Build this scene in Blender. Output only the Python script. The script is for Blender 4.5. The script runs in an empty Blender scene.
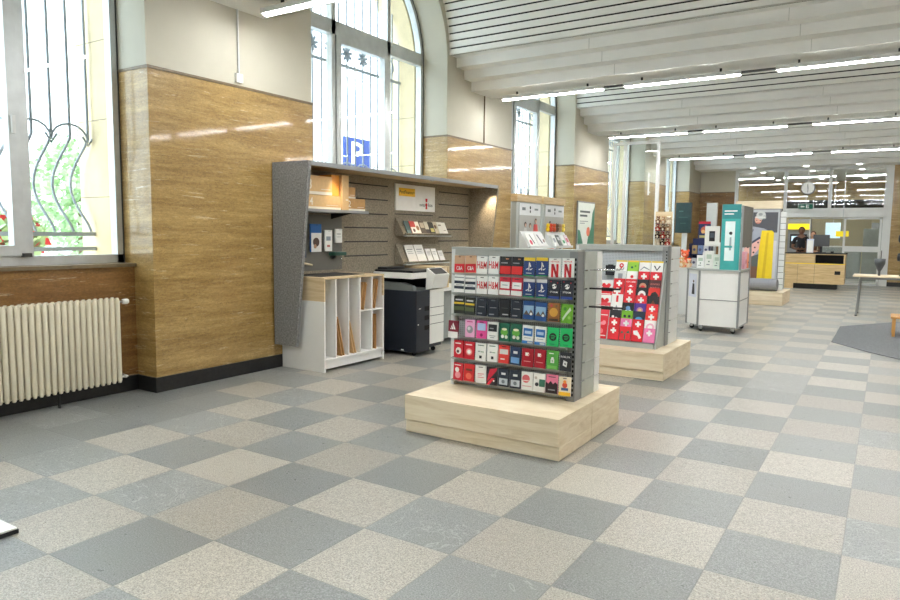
import bpy, math, random
from math import sin, cos, pi, radians, sqrt
from mathutils import Matrix, Vector
random.seed(7)
S = bpy.context.scene
COL = S.collection

# ------------------------------------------------------------------ colours and materials
def lin(c):
    return tuple((v / 12.92 if v <= .04045 else ((v + .055) / 1.055) ** 2.4) for v in c)
def rgb(r, g, b):
    return lin((r / 255., g / 255., b / 255.))
MATS = {}
def new_mat(name):
    m = bpy.data.materials.new(name); m.use_nodes = True
    nt = m.node_tree
    return m, nt, nt.nodes['Principled BSDF']
def N(nt, t, **kw):
    n = nt.nodes.new(t)
    for k, v in kw.items():
        setattr(n, k, v)
    return n
def simple(name, col, rough=.5, metal=0, var=.06, scale=12, bump=0, spec=None, emit=None, estr=0):
    """plain coloured surface with a little procedural unevenness"""
    m, nt, b = new_mat(name)
    L = nt.links
    geo = N(nt, 'ShaderNodeNewGeometry')
    no = N(nt, 'ShaderNodeTexNoise'); no.inputs['Scale'].default_value = scale; no.inputs['Detail'].default_value = 3
    L.new(geo.outputs['Position'], no.inputs['Vector'])
    mr = N(nt, 'ShaderNodeMapRange'); mr.inputs[1].default_value = .3; mr.inputs[2].default_value = .7
    mr.inputs[3].default_value = 1 - var; mr.inputs[4].default_value = 1 + var
    L.new(no.outputs['Fac'], mr.inputs[0])
    mx = N(nt, 'ShaderNodeVectorMath', operation='SCALE')
    mx.inputs[0].default_value = col[:3]
    L.new(mr.outputs[0], mx.inputs['Scale']); L.new(mx.outputs[0], b.inputs['Base Color'])
    b.inputs['Roughness'].default_value = rough; b.inputs['Metallic'].default_value = metal
    if spec is not None: b.inputs['Specular IOR Level'].default_value = spec
    if bump:
        bp = N(nt, 'ShaderNodeBump'); bp.inputs['Strength'].default_value = bump; bp.inputs['Distance'].default_value = .004
        L.new(no.outputs['Fac'], bp.inputs['Height']); L.new(bp.outputs[0], b.inputs['Normal'])
    if emit is not None:
        b.inputs['Emission Color'].default_value = (*emit[:3], 1); b.inputs['Emission Strength'].default_value = estr
    MATS[name] = m
    return m
def C3(r, g, b, rough=.45):
    """a printed or painted colour, made once"""
    k = 'print_%d_%d_%d' % (r, g, b)
    if k not in MATS: simple(k, rgb(r, g, b), rough, var=.03)
    return k
def ramp(nt, fac, stops):
    r = N(nt, 'ShaderNodeValToRGB'); el = r.color_ramp.elements
    while len(el) < len(stops): el.new(.5)
    for e, (p, c) in zip(el, stops): e.position = p; e.color = (*c, 1)
    nt.links.new(fac, r.inputs[0]); return r.outputs[0]
def mixc(nt, f, a, b, mode='MIX'):
    m = N(nt, 'ShaderNodeMix', data_type='RGBA', blend_type=mode); L = nt.links
    for i, v in ((0, f), (6, a), (7, b)):
        if isinstance(v, (int, float)): m.inputs[i].default_value = v
        elif isinstance(v, tuple): m.inputs[i].default_value = (*v[:3], 1)
        else: L.new(v, m.inputs[i])
    return m.outputs[2]
def mth(nt, op, a, b=None, c=None):
    m = N(nt, 'ShaderNodeMath', operation=op)
    for i, v in enumerate((a, b, c)):
        if v is None: continue
        if isinstance(v, (int, float)): m.inputs[i].default_value = v
        else: nt.links.new(v, m.inputs[i])
    return m.outputs[0]
def noise(nt, vec, scale, detail=4, rough=.55, dist=0):
    n = N(nt, 'ShaderNodeTexNoise'); n.inputs['Scale'].default_value = scale
    n.inputs['Detail'].default_value = detail; n.inputs['Roughness'].default_value = rough; n.inputs['Distortion'].default_value = dist
    nt.links.new(vec, n.inputs['Vector']); return n.outputs['Fac']
def mapped(nt, scale=(1, 1, 1), rot=(0, 0, 0), loc=(0, 0, 0)):
    g = N(nt, 'ShaderNodeNewGeometry'); m = N(nt, 'ShaderNodeMapping')
    m.inputs['Scale'].default_value = scale; m.inputs['Rotation'].default_value = rot; m.inputs['Location'].default_value = loc
    nt.links.new(g.outputs['Position'], m.inputs['Vector']); return m.outputs[0]

def travertine(name, cols, rough=.22):
    m, nt, b = new_mat(name); L = nt.links
    v = mapped(nt, (.5, .5, 5.5), (radians(2), radians(1), 0))
    n1 = noise(nt, v, 1.3, 10, .78, .2)
    base = ramp(nt, n1, [(.25, cols[0]), (.42, cols[1]), (.55, cols[2]), (.72, cols[3])])
    v2 = mapped(nt, (1.5, 1.5, 14)); n2 = noise(nt, v2, 2.2, 5, .7)
    base = mixc(nt, mth(nt, 'MULTIPLY', ramp_v(nt, n2, .52, .72), .45), base, cols[0])
    # pits
    v3 = mapped(nt, (1, 1, 1.8)); n3 = noise(nt, v3, 70, 2, .5)
    n4 = noise(nt, mapped(nt, (1, 1, 3)), 3, 3, .5)
    pits = mth(nt, 'MULTIPLY', ramp_v(nt, n3, .60, .68), ramp_v(nt, n4, .45, .65))
    base = mixc(nt, mth(nt, 'MULTIPLY', pits, .6), base, rgb(96, 78, 48))
    # pale filler streaks and scuffs
    v5 = mapped(nt, (.9, .9, 11)); n5 = noise(nt, v5, 2.5, 8, .75, .6)
    base = mixc(nt, mth(nt, 'MULTIPLY', ramp_v(nt, n5, .60, .66), .6), base, rgb(226, 212, 180))
    # fine crystalline grain over everything
    gn = noise(nt, mapped(nt, (1, 1, 1.6)), 170, 3, .8); g2 = noise(nt, mapped(nt, (1, 1, 2.2)), 34, 5, .75)
    gm = N(nt, 'ShaderNodeMapRange'); gm.inputs[1].default_value = .36; gm.inputs[2].default_value = .64; gm.inputs[3].default_value = .66; gm.inputs[4].default_value = 1.32
    L.new(mth(nt, 'MULTIPLY_ADD', gn, .4, mth(nt, 'MULTIPLY', g2, .6)), gm.inputs[0])
    vs = N(nt, 'ShaderNodeVectorMath', operation='SCALE'); L.new(base, vs.inputs[0]); L.new(gm.outputs[0], vs.inputs['Scale'])
    L.new(vs.outputs[0], b.inputs['Base Color']); b.inputs['Roughness'].default_value = rough; b.inputs['Coat Weight'].default_value = .45; b.inputs['Coat Roughness'].default_value = .06
    MATS[name] = m
def ramp_v(nt, val, lo, hi):
    r = N(nt, 'ShaderNodeMapRange'); r.inputs[1].default_value = lo; r.inputs[2].default_value = hi
    nt.links.new(val, r.inputs[0]); return r.outputs[0]
travertine('travertine', [rgb(202, 174, 118), rgb(176, 146, 90), rgb(154, 123, 68), rgb(118, 90, 45)], .38)
travertine('travertine_brown', [rgb(168, 130, 76), rgb(146, 106, 56), rgb(126, 88, 42), rgb(104, 70, 32)], .45)

def floor_mat():
    m, nt, b = new_mat('stone_floor'); L = nt.links
    g = N(nt, 'ShaderNodeNewGeometry'); sp = N(nt, 'ShaderNodeSeparateXYZ'); L.new(g.outputs['Position'], sp.inputs[0])
    X = mth(nt, 'DIVIDE', sp.outputs[0], .5); Y = mth(nt, 'DIVIDE', sp.outputs[1], .5)
    fx = mth(nt, 'FLOOR', X); fy = mth(nt, 'FLOOR', Y)
    par = mth(nt, 'FLOORED_MODULO', mth(nt, 'ADD', fx, fy), 2)
    # darker slate border along the window wall, wider beside the radiator
    b1 = mth(nt, 'LESS_THAN', sp.outputs[0], -5.0)
    b2 = mth(nt, 'MULTIPLY', mth(nt, 'LESS_THAN', sp.outputs[0], -4.5), mth(nt, 'LESS_THAN', sp.outputs[1], .5))
    brd = mth(nt, 'MAXIMUM', b1, b2)
    par = mth(nt, 'MULTIPLY', par, mth(nt, 'SUBTRACT', 1, brd))
    # one slate slab three tiles long in the aisle
    big = None
    for (v, lo, hi) in ((sp.outputs[0], -1.0, -.5), (sp.outputs[1], 3.0, 4.5)):
        for t in (mth(nt, 'GREATER_THAN', v, lo), mth(nt, 'LESS_THAN', v, hi)):
            big = t if big is None else mth(nt, 'MULTIPLY', big, t)
    par = mth(nt, 'MULTIPLY', par, mth(nt, 'SUBTRACT', 1, big))
    cb = N(nt, 'ShaderNodeCombineXYZ'); L.new(fx, cb.inputs[0]); L.new(fy, cb.inputs[1])
    wn = N(nt, 'ShaderNodeTexWhiteNoise', noise_dimensions='2D'); L.new(cb.outputs[0], wn.inputs['Vector'])
    rnd = wn.outputs['Value']
    pos = g.outputs['Position']
    # per-tile shifted coordinates so that no two slabs match
    off = N(nt, 'ShaderNodeVectorMath', operation='ADD'); sc = N(nt, 'ShaderNodeVectorMath', operation='SCALE')
    L.new(wn.outputs['Color'], sc.inputs[0]); sc.inputs['Scale'].default_value = 9
    L.new(pos, off.inputs[0]); L.new(sc.outputs[0], off.inputs[1]); P = off.outputs[0]
    nf = noise(nt, P, 150, 3, .75); nm = noise(nt, P, 40, 4, .7); nl = noise(nt, P, 3, 4, .6, .4)
    pale = ramp(nt, nf, [(.33, rgb(120, 117, 110)), (.46, rgb(162, 157, 146)), (.58, rgb(190, 184, 171)), (.75, rgb(218, 213, 200))])
    pale = mixc(nt, mth(nt, 'MULTIPLY', ramp_v(nt, nm, .5, .66), .32), pale, rgb(138, 130, 116))
    dark = ramp(nt, nf, [(.3, rgb(100, 102, 100)), (.5, rgb(137, 139, 136)), (.7, rgb(172, 174, 171))])
    dark = mixc(nt, mth(nt, 'MULTIPLY', ramp_v(nt, nl, .40, .70), .45), dark, rgb(136, 138, 130))
    wv = noise(nt, P, 2.2, 5, .6, 1.4)
    vein = mth(nt, 'SUBTRACT', 1, ramp_v(nt, mth(nt, 'ABSOLUTE', mth(nt, 'SUBTRACT', wv, .5)), .0, .008))
    vein = mth(nt, 'MULTIPLY', vein, mth(nt, 'GREATER_THAN', rnd, .72))
    dark = mixc(nt, mth(nt, 'MULTIPLY', vein, .45), dark, rgb(196, 198, 194))
    col = mixc(nt, par, dark, pale)
    tone = N(nt, 'ShaderNodeMapRange'); L.new(rnd, tone.inputs[0]); tone.inputs[3].default_value = .84; tone.inputs[4].default_value = 1.14
    gr = N(nt, 'ShaderNodeVectorMath', operation='SCALE'); L.new(col, gr.inputs[0]); L.new(tone.outputs[0], gr.inputs['Scale'])
    # joints
    def edge(v):
        f = mth(nt, 'FRACT', v); return mth(nt, 'MINIMUM', f, mth(nt, 'SUBTRACT', 1, f))
    e = mth(nt, 'MINIMUM', edge(X), edge(Y))
    j = mth(nt, 'SUBTRACT', 1, ramp_v(nt, e, .002, .009))
    j = mth(nt, 'MULTIPLY', j, mth(nt, 'SUBTRACT', 1, mth(nt, 'MULTIPLY', big, .85)))
    col = mixc(nt, mth(nt, 'MULTIPLY', j, .5), gr.outputs[0], rgb(112, 112, 108))
    L.new(col, b.inputs['Base Color'])
    ro = N(nt, 'ShaderNodeMapRange'); L.new(nm, ro.inputs[0]); ro.inputs[3].default_value = .2; ro.inputs[4].default_value = .42
    L.new(ro.outputs[0], b.inputs['Roughness'])
    bp = N(nt, 'ShaderNodeBump'); bp.inputs['Strength'].default_value = .35; bp.inputs['Distance'].default_value = .003
    h = mth(nt, 'SUBTRACT', mth(nt, 'ADD', nf, nm), mth(nt, 'MULTIPLY', j, 1.2))
    L.new(h, bp.inputs['Height']); L.new(bp.outputs[0], b.inputs['Normal'])
    MATS['stone_floor'] = m
floor_mat()

def wood(name, c1, c2, c3, axis='x', rough=.45):
    m, nt, b = new_mat(name); L = nt.links
    sc = {'x': (1.2, 3, 14), 'y': (3, 1.2, 14), 'z': (14, 14, 1.2)}[axis]
    n = noise(nt, mapped(nt, sc), 1.8, 6, .65, .6)
    L.new(ramp(nt, n, [(.3, c3), (.5, c2), (.68, c1)]), b.inputs['Base Color'])
    b.inputs['Roughness'].default_value = rough; MATS[name] = m
wood('oak', rgb(224, 204, 168), rgb(212, 190, 152), rgb(192, 168, 128), 'x')
wood('oak_light', rgb(240, 226, 198), rgb(232, 215, 184), rgb(216, 196, 160), 'x')
wood('oak_desk', rgb(222, 196, 150), rgb(208, 180, 132), rgb(186, 156, 108), 'x')
wood('oak_y', rgb(222, 196, 152), rgb(206, 178, 132), rgb(184, 154, 106), 'y')
wood('pine', rgb(226, 176, 104), rgb(212, 158, 86), rgb(190, 136, 66), 'z')

def felt(name, a, bcol, c):
    m, nt, b = new_mat(name); L = nt.links
    v = mapped(nt); n = noise(nt, v, 60, 4, .75); n2 = noise(nt, v, 9, 3, .6)
    base = ramp(nt, n, [(.32, c), (.5, a), (.68, bcol)])
    L.new(mixc(nt, mth(nt, 'MULTIPLY', n2, .25), base, c), b.inputs['Base Color'])
    b.inputs['Roughness'].default_value = .95; b.inputs['Specular IOR Level'].default_value = .1
    bp = N(nt, 'ShaderNodeBump'); bp.inputs['Strength'].default_value = .3; bp.inputs['Distance'].default_value = .003
    L.new(n, bp.inputs['Height']); L.new(bp.outputs[0], b.inputs['Normal']); MATS[name] = m
felt('felt_grey', rgb(136, 136, 135), rgb(170, 170, 168), rgb(104, 104, 104))
felt('felt_warm', rgb(152, 143, 126), rgb(180, 170, 152), rgb(122, 113, 98))
felt('carpet', rgb(122, 124, 126), rgb(140, 142, 144), rgb(104, 106, 108))

simple('plaster', rgb(198, 194, 178), .85, var=.03, scale=3, bump=.1)
simple('ceiling_white', rgb(232, 232, 228), .6, var=.02, scale=3)
simple('slat_white', rgb(236, 236, 230), .55, var=.02, scale=3)
simple('joint_grey', rgb(196, 198, 192), .6)
simple('gap_black', rgb(20, 20, 20), .8)
simple('base_black', rgb(30, 30, 30), .35, var=.3, scale=30)
simple('stone_trim', rgb(120, 104, 78), .4, var=.15, scale=18)
simple('alu_frame', rgb(204, 208, 208), .38, .35)
simple('alu_white', rgb(214, 216, 214), .4, .1)
simple('dark_gasket', rgb(58, 60, 60), .5)
simple('iron', rgb(150, 156, 162), .5, .1)
simple('beige_stone', rgb(226, 208, 170), .85, var=.08, scale=5, bump=.1)
simple('facade', rgb(238, 236, 230), .9, var=.04, scale=2)
simple('facade_win', rgb(188, 198, 208), .4)
simple('street', rgb(190, 190, 190), .9)
simple('leaf', rgb(168, 196, 150), .9, var=.2, scale=9)
simple('flower_red', rgb(222, 52, 66), .7, var=.15)
simple('radiator_cream', rgb(226, 218, 194), .35, var=.02)
simple('white_laminate', rgb(238, 238, 234), .4, var=.01)
simple('white_metal', rgb(226, 228, 226), .4, var=.01)
simple('white_plastic', rgb(236, 236, 230), .35, var=.01)
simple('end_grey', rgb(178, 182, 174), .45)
simple('light_grey_metal', rgb(178, 182, 178), .42, .15, var=.02)
simple('mid_grey_metal', rgb(146, 148, 148), .42, .3, var=.02)
simple('dark_grey_metal', rgb(84, 86, 88), .42, .3, var=.02)
simple('grey_board', rgb(110, 108, 100), .6, var=.03)
simple('slot_dark', rgb(48, 48, 46), .7)
simple('black_plastic', rgb(26, 28, 32), .4, var=.05)
simple('printer_black', rgb(30, 36, 46), .42, var=.05)
simple('printer_grey', rgb(108, 114, 112), .5)
simple('kraft', rgb(196, 152, 98), .8, var=.08, scale=30)
simple('kraft_light', rgb(222, 186, 134), .8, var=.05, scale=30)
simple('chrome', rgb(210, 212, 214), .18, .95)
simple('rubber', rgb(36, 36, 38), .7)
simple('bolster_grey', rgb(142, 144, 148), .9, var=.08, scale=60)
simple('teal', rgb(60, 164, 160), .45)
simple('teal_dark', rgb(44, 128, 130), .45)
simple('screen_dark', rgb(46, 74, 76), .3, var=.2, scale=8)
simple('yellow', rgb(250, 214, 30), .45)
simple('skin', rgb(206, 160, 130), .6)
simple('skin_dark', rgb(120, 84, 64), .6)
simple('hair_dark', rgb(36, 28, 24), .8)
simple('cloth_black', rgb(24, 24, 28), .9)
simple('cloth_brown', rgb(110, 80, 60), .9)
simple('back_beige', rgb(190, 180, 150), .8, var=.03, scale=2)
simple('back_grey', rgb(150, 156, 152), .7)
simple('tube_glow', (1, 1, 1), .5, emit=(.98, .99, 1), estr=62)
simple('lamp_glow', (1, 1, 1), .5, emit=(1, .97, .9), estr=9)
simple('sign_glow', rgb(24, 84, 70), .5, emit=rgb(24, 96, 76), estr=.2)
simple('screen_glow', rgb(220, 240, 250), .4, emit=rgb(200, 230, 245), estr=.4)
simple('yellow_glow', rgb(250, 220, 30), .4, emit=rgb(250, 220, 30), estr=.35)
def glass_mat():
    m, nt, b = new_mat('clear_glass'); L = nt.links
    out = nt.nodes['Material Output']; nt.nodes.remove(b)
    t = N(nt, 'ShaderNodeBsdfTransparent'); g = N(nt, 'ShaderNodeBsdfGlossy'); g.inputs['Roughness'].default_value = .02
    t.inputs[0].default_value = (.96, .98, .97, 1)
    f = N(nt, 'ShaderNodeLayerWeight'); f.inputs[0].default_value = .5
    f5 = mth(nt, 'MULTIPLY_ADD', mth(nt, 'POWER', f.outputs[1], 5), .9, .045)
    no = noise(nt, mapped(nt), 2, 1); fac = mth(nt, 'MULTIPLY', f5, mth(nt, 'MULTIPLY_ADD', no, .1, .95))
    mx = N(nt, 'ShaderNodeMixShader'); L.new(fac, mx.inputs[0]); L.new(t.outputs[0], mx.inputs[1]); L.new(g.outputs[0], mx.inputs[2])
    L.new(mx.outputs[0], out.inputs[0]); MATS['clear_glass'] = m
glass_mat()
def perf_mat():
    """perforated steel sheet: small round holes in a square grid"""
    m, nt, b = new_mat('perforated_grey'); L = nt.links
    g = N(nt, 'ShaderNodeNewGeometry'); sp = N(nt, 'ShaderNodeSeparateXYZ'); L.new(g.outputs['Position'], sp.inputs[0])
    a = mth(nt, 'SUBTRACT', mth(nt, 'FRACT', mth(nt, 'MULTIPLY', sp.outputs[0], 60)), .5)
    c = mth(nt, 'SUBTRACT', mth(nt, 'FRACT', mth(nt, 'MULTIPLY', sp.outputs[2], 60)), .5)
    d = mth(nt, 'ADD', mth(nt, 'MULTIPLY', a, a), mth(nt, 'MULTIPLY', c, c))
    h = mth(nt, 'LESS_THAN', d, .07)
    L.new(mixc(nt, h, rgb(196, 202, 206), rgb(140, 146, 150)), b.inputs['Base Color'])
    b.inputs['Roughness'].default_value = .45; MATS['perforated_grey'] = m
perf_mat()

# ------------------------------------------------------------------ mesh building
class MB:
    def __init__(s): s.v = []; s.f = []; s.m = []; s.sm = []; s.names = []
    def mi(s, m):
        if m not in s.names: s.names.append(m)
        return s.names.index(m)
    def add(s, vs, fs, m, smooth=False):
        o = len(s.v); s.v += [tuple(v) for v in vs]; k = s.mi(m)
        for f in fs: s.f.append(tuple(i + o for i in f)); s.m.append(k); s.sm.append(smooth)
        return s
    def quad(s, a, b, c, d, m): return s.add([a, b, c, d], [(0, 1, 2, 3)], m)
    def box(s, x0, y0, z0, x1, y1, z1, m):
        x0, x1 = min(x0, x1), max(x0, x1); y0, y1 = min(y0, y1), max(y0, y1); z0, z1 = min(z0, z1), max(z0, z1)
        vs = [(x, y, z) for z in (z0, z1) for y in (y0, y1) for x in (x0, x1)]
        return s.add(vs, [(0, 2, 3, 1), (4, 5, 7, 6), (0, 1, 5, 4), (2, 6, 7, 3), (0, 4, 6, 2), (1, 3, 7, 5)], m)
    def obox(s, c, size, rot, m):
        """box about centre c, rotated by a 3x3 matrix"""
        hx, hy, hz = size[0] / 2, size[1] / 2, size[2] / 2
        vs = [Vector(c) + rot @ Vector((x, y, z)) for z in (-hz, hz) for y in (-hy, hy) for x in (-hx, hx)]
        return s.add(vs, [(0, 2, 3, 1), (4, 5, 7, 6), (0, 1, 5, 4), (2, 6, 7, 3), (0, 4, 6, 2), (1, 3, 7, 5)], m)
    def prism(s, poly, ax, a0, a1, m):
        """2D outline extruded along an axis; outline coordinates are the two other axes in order"""
        def P(u, v, w):
            return {'x': (w, u, v), 'y': (u, w, v), 'z': (u, v, w)}[ax]
        n = len(poly); vs = [P(u, v, a0) for u, v in poly] + [P(u, v, a1) for u, v in poly]
        fs = [tuple(range(n)), tuple(range(2 * n - 1, n - 1, -1))] + [(i, i + n, (i + 1) % n + n, (i + 1) % n) for i in range(n)]
        return s.add(vs, fs, m)
    def tube(s, pts, r, m, n=8, caps=True, smooth=True):
        pts = [Vector(p) for p in pts]; vs = []; up = Vector((0, 0, 1)); prev = None
        R = r if isinstance(r, (list, tuple)) else [r] * len(pts)
        for i, p in enumerate(pts):
            d = (pts[min(i + 1, len(pts) - 1)] - pts[max(i - 1, 0)])
            d = d.normalized() if d.length > 1e-9 else Vector((0, 0, 1))
            if prev is None:
                a = d.cross(up) if abs(d.z) < .95 else d.cross(Vector((1, 0, 0)))
            else: a = prev - d * prev.dot(d)
            a = a.normalized(); b = d.cross(a); prev = a
            for k in range(n):
                t = 2 * pi * k / n; vs.append(p + a * (R[i] * cos(t)) + b * (R[i] * sin(t)))
        fs = [(i * n + k, i * n + (k + 1) % n, (i + 1) * n + (k + 1) % n, (i + 1) * n + k) for i in range(len(pts) - 1) for k in range(n)]
        s.add(vs, fs, m, smooth)
        if caps:
            e = (len(pts) - 1) * n
            s.add(vs[:n], [tuple(range(n - 1, -1, -1))], m); s.add(vs[e:], [tuple(range(n))], m)
        return s
    def lathe(s, prof, c, m, n=20, smooth=True, rot=None):
        vs = []; rot = rot or Matrix.Identity(3)
        for r, z in prof:
            for k in range(n):
                t = 2 * pi * k / n; vs.append(Vector(c) + rot @ Vector((r * cos(t), r * sin(t), z)))
        fs = [(i * n + k, i * n + (k + 1) % n, (i + 1) * n + (k + 1) % n, (i + 1) * n + k) for i in range(len(prof) - 1) for k in range(n)]
        fs += [tuple(range(n - 1, -1, -1)), tuple(range((len(prof) - 1) * n, len(prof) * n))]
        return s.add(vs, fs, m, smooth)
    def ball(s, c, r, m, n=12, h=8):
        r = r if isinstance(r, (tuple, list)) else (r, r, r); vs = []
        for i in range(h + 1):
            p = pi * i / h
            for k in range(n):
                t = 2 * pi * k / n
                vs.append((c[0] + r[0] * sin(p) * cos(t), c[1] + r[1] * sin(p) * sin(t), c[2] - r[2] * cos(p)))
        fs = [(i * n + k, i * n + (k + 1) % n, (i + 1) * n + (k + 1) % n, (i + 1) * n + k) for i in range(h) for k in range(n)]
        return s.add(vs, fs, m, True)
    def build(s, name, parent=None, bevel=0, mesh_only=False):
        off = Vector(parent_world(parent)) if parent is not None else Vector((0, 0, 0))
        me = bpy.data.meshes.new(name); me.from_pydata([tuple(Vector(v) - off) for v in s.v], [], s.f)
        for n_ in s.names: me.materials.append(MATS[n_])
        me.polygons.foreach_set('material_index', s.m); me.polygons.foreach_set('use_smooth', s.sm); me.update()
        o = bpy.data.objects.new(name, me); COL.objects.link(o)
        if parent is not None: o.parent = parent
        if bevel:
            b = o.modifiers.new('soft_edges', 'BEVEL'); b.width = bevel; b.segments = 2; b.limit_method = 'ANGLE'
        return o
def parent_world(p):
    v = Vector((0, 0, 0))
    while p is not None: v += p.location; p = p.parent
    return v
def tag(o, label=None, cat=None, group=None, kind=None):
    if label: o['label'] = label
    if cat: o['category'] = cat
    if group: o['group'] = group
    if kind: o['kind'] = kind
    return o
def thing(name, label, cat, loc=(0, 0, 0), group=None):
    o = bpy.data.objects.new(name, None); COL.objects.link(o); o.location = loc; o.empty_display_size = .1
    return tag(o, label, cat, group)
def setting(name):
    o = bpy.data.objects.new(name, None); COL.objects.link(o); o.empty_display_size = .1
    return tag(o, kind='structure')
def copy_tree(o, parent=None):
    c = o.copy(); COL.objects.link(c)
    if parent is not None: c.parent = parent
    for ch in o.children: copy_tree(ch, c)
    return c

# ------------------------------------------------------------------ flat printing on surfaces
TXT = {}
def text_mesh(body):
    if body in TXT: return TXT[body]
    cu = bpy.data.curves.new('lettering', 'FONT'); cu.body = body; cu.resolution_u = 2; cu.offset = .012
    ob = bpy.data.objects.new('lettering', cu); me = ob.to_mesh()
    vs = [(v.co.x, v.co.y) for v in me.vertices]; fs = [tuple(p.vertices) for p in me.polygons]
    ob.to_mesh_clear(); bpy.data.objects.remove(ob); bpy.data.curves.remove(cu)
    if vs:
        x0 = min(v[0] for v in vs); x1 = max(v[0] for v in vs); y0 = min(v[1] for v in vs); y1 = max(v[1] for v in vs)
    else: x0 = y0 = 0; x1 = y1 = 1
    TXT[body] = (vs, fs, x0, y0, max(x1 - x0, 1e-6), max(y1 - y0, 1e-6)); return TXT[body]
def prints(mb, spec, O, U, V, Nn, w, h, step=.0004, lift=.0006):
    """draw a list of flat marks on a face: origin O (lower left), U right, V up, Nn outward; coordinates 0..1"""
    O, U, V, Nn = Vector(O), Vector(U), Vector(V), Vector(Nn); k = 0
    for e in spec:
        d = Nn * (lift + step * k); k += 1
        def P(x, y): return O + U * (x * w) + V * (y * h) + d
        t = e[0]
        if t == 'r': mb.add([P(e[1], e[2]), P(e[3], e[2]), P(e[3], e[4]), P(e[1], e[4])], [(0, 1, 2, 3)], e[5])
        elif t == 'p': mb.add([P(*q) for q in e[1]], [tuple(range(len(e[1])))], e[2])
        elif t == 'c':   # disc; radius as a share of the width, ry optional
            ry = e[5] if len(e) > 5 else e[3] * w / h
            mb.add([P(e[1] + e[3] * cos(2 * pi * i / 16), e[2] + ry * sin(2 * pi * i / 16)) for i in range(16)], [tuple(range(16))], e[4])
        elif t == 't':   # text centred at x,y fitted in width, height
            vs, fs, x0, y0, tw, th = text_mesh(e[1]); cx, cy, fw, fh, m = e[2:7]
            mb.add([P(cx + ((x - x0) / tw - .5) * fw, cy + ((y - y0) / th - .5) * fh) for x, y in vs], fs, m)
    return mb
BLACK, WHITE = C3(22, 22, 24), C3(244, 244, 240)
# ------------------------------------------------------------------ the hall
BAY = 4.77; P0 = .165; PW = 2.01; XW = -5.38; XG = -5.83; XO = -6.42; BACK = 20.8; FRONT = -9.2; RIGHT = 5.4
TRAV = 2.86; HALF = (BAY - PW) / 2; SPR = 3.90; TOPZ = 5.7
def pier_y(k): return P0 + BAY * k, P0 + BAY * k + PW
def bay_c(k): return pier_y(k)[0] - HALF           # centre of the opening just before pier k

mb = MB(); mb.box(-6.0, FRONT, -.12, RIGHT + .2, 27.5, 0, 'stone_floor'); tag(mb.build('floor'), kind='structure')

# --- window wall: piers, plaster above, arched openings
up = MB(); st = MB(); bs = MB(); tr = MB()
ks = [-1, 0, 1, 2, 3, 4]
for k in ks:
    a, b = pier_y(k)
    if k == 4: b = BACK + .15
    up.box(XG - .1, a, TRAV, XW, b, SPR, 'plaster')
    st.box(XG - .1, a - .0, .0, XW + .012, b, TRAV, 'travertine')
    bs.box(XG + .2, a - .02, 0, XW + .03, b + .02, .135, 'base_black')
    tr.box(XG + .0, a - .008, TRAV - .012, XW + .02, b + .008, TRAV + .012, 'stone_trim')
up.box(XG - .1, FRONT, TRAV, XW, bay_c(-1) - HALF, SPR, 'plaster'); st.box(XG - .1, FRONT, 0, XW + .012, bay_c(-1) - HALF, TRAV, 'travertine')
def arch(mb, x0, x1, cy, r, spr, ylo, yhi, top, m, n=24):
    """wall band with a semicircular opening, springing at spr, between x0 and x1"""
    pts = [(cy + r * cos(pi * i / n), spr + r * sin(pi * i / n)) for i in range(n + 1)]     # from +y side over to -y side
    for x in (x0, x1):
        mb.add([(x, yhi, spr), (x, yhi, top), (x, pts[0][0], spr)], [(0, 1, 2)], m)
        for i in range(n):
            (ya, za), (yb, zb) = pts[i], pts[i + 1]
            ta = yhi + (ylo - yhi) * i / n; tb = yhi + (ylo - yhi) * (i + 1) / n
            mb.add([(x, ya, za), (x, ta, top), (x, tb, top), (x, yb, zb)], [(0, 1, 2, 3)], m)
        mb.add([(x, ylo, spr), (x, pts[-1][0], spr), (x, ylo, top)], [(0, 1, 2)], m)
    mb.add([(x0, y, z) for y, z in pts] + [(x1, y, z) for y, z in pts],
           [(i, i + 1, n + 2 + i, n + 1 + i) for i in range(n)], m, True)
for k in ks:
    c = bay_c(k); arch(up, XG - .1, XW, c, HALF, SPR, c - HALF - PW / 2, c + HALF + PW / 2, TOPZ, 'plaster')
a = pier_y(4)[0] + PW / 2; up.box(XG - .1, a, SPR, XW, BACK + .1, TOPZ, 'plaster')
w = up.build('wall_left'); tag(w, kind='structure')
st.build('stone_cladding', w); tr.build('ledge', w)
for k in ks:   # parapets under the windows
    p = MB(); c = bay_c(k); p.box(-5.95, c - HALF, 0, -5.65, c + HALF, 1.125, 'travertine_brown' if k < 1 else 'travertine')
    p.build('parapet', w)
    s_ = MB(); s_.box(-5.95, c - HALF, 1.125, -5.62, c + HALF, 1.155, 'stone_trim'); s_.build('window_sill', w)
    bs.box(-5.7, c - HALF, 0, -5.62, c + HALF, .135, 'base_black')
tag(bs.build('baseboard_left'), kind='structure')

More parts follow.
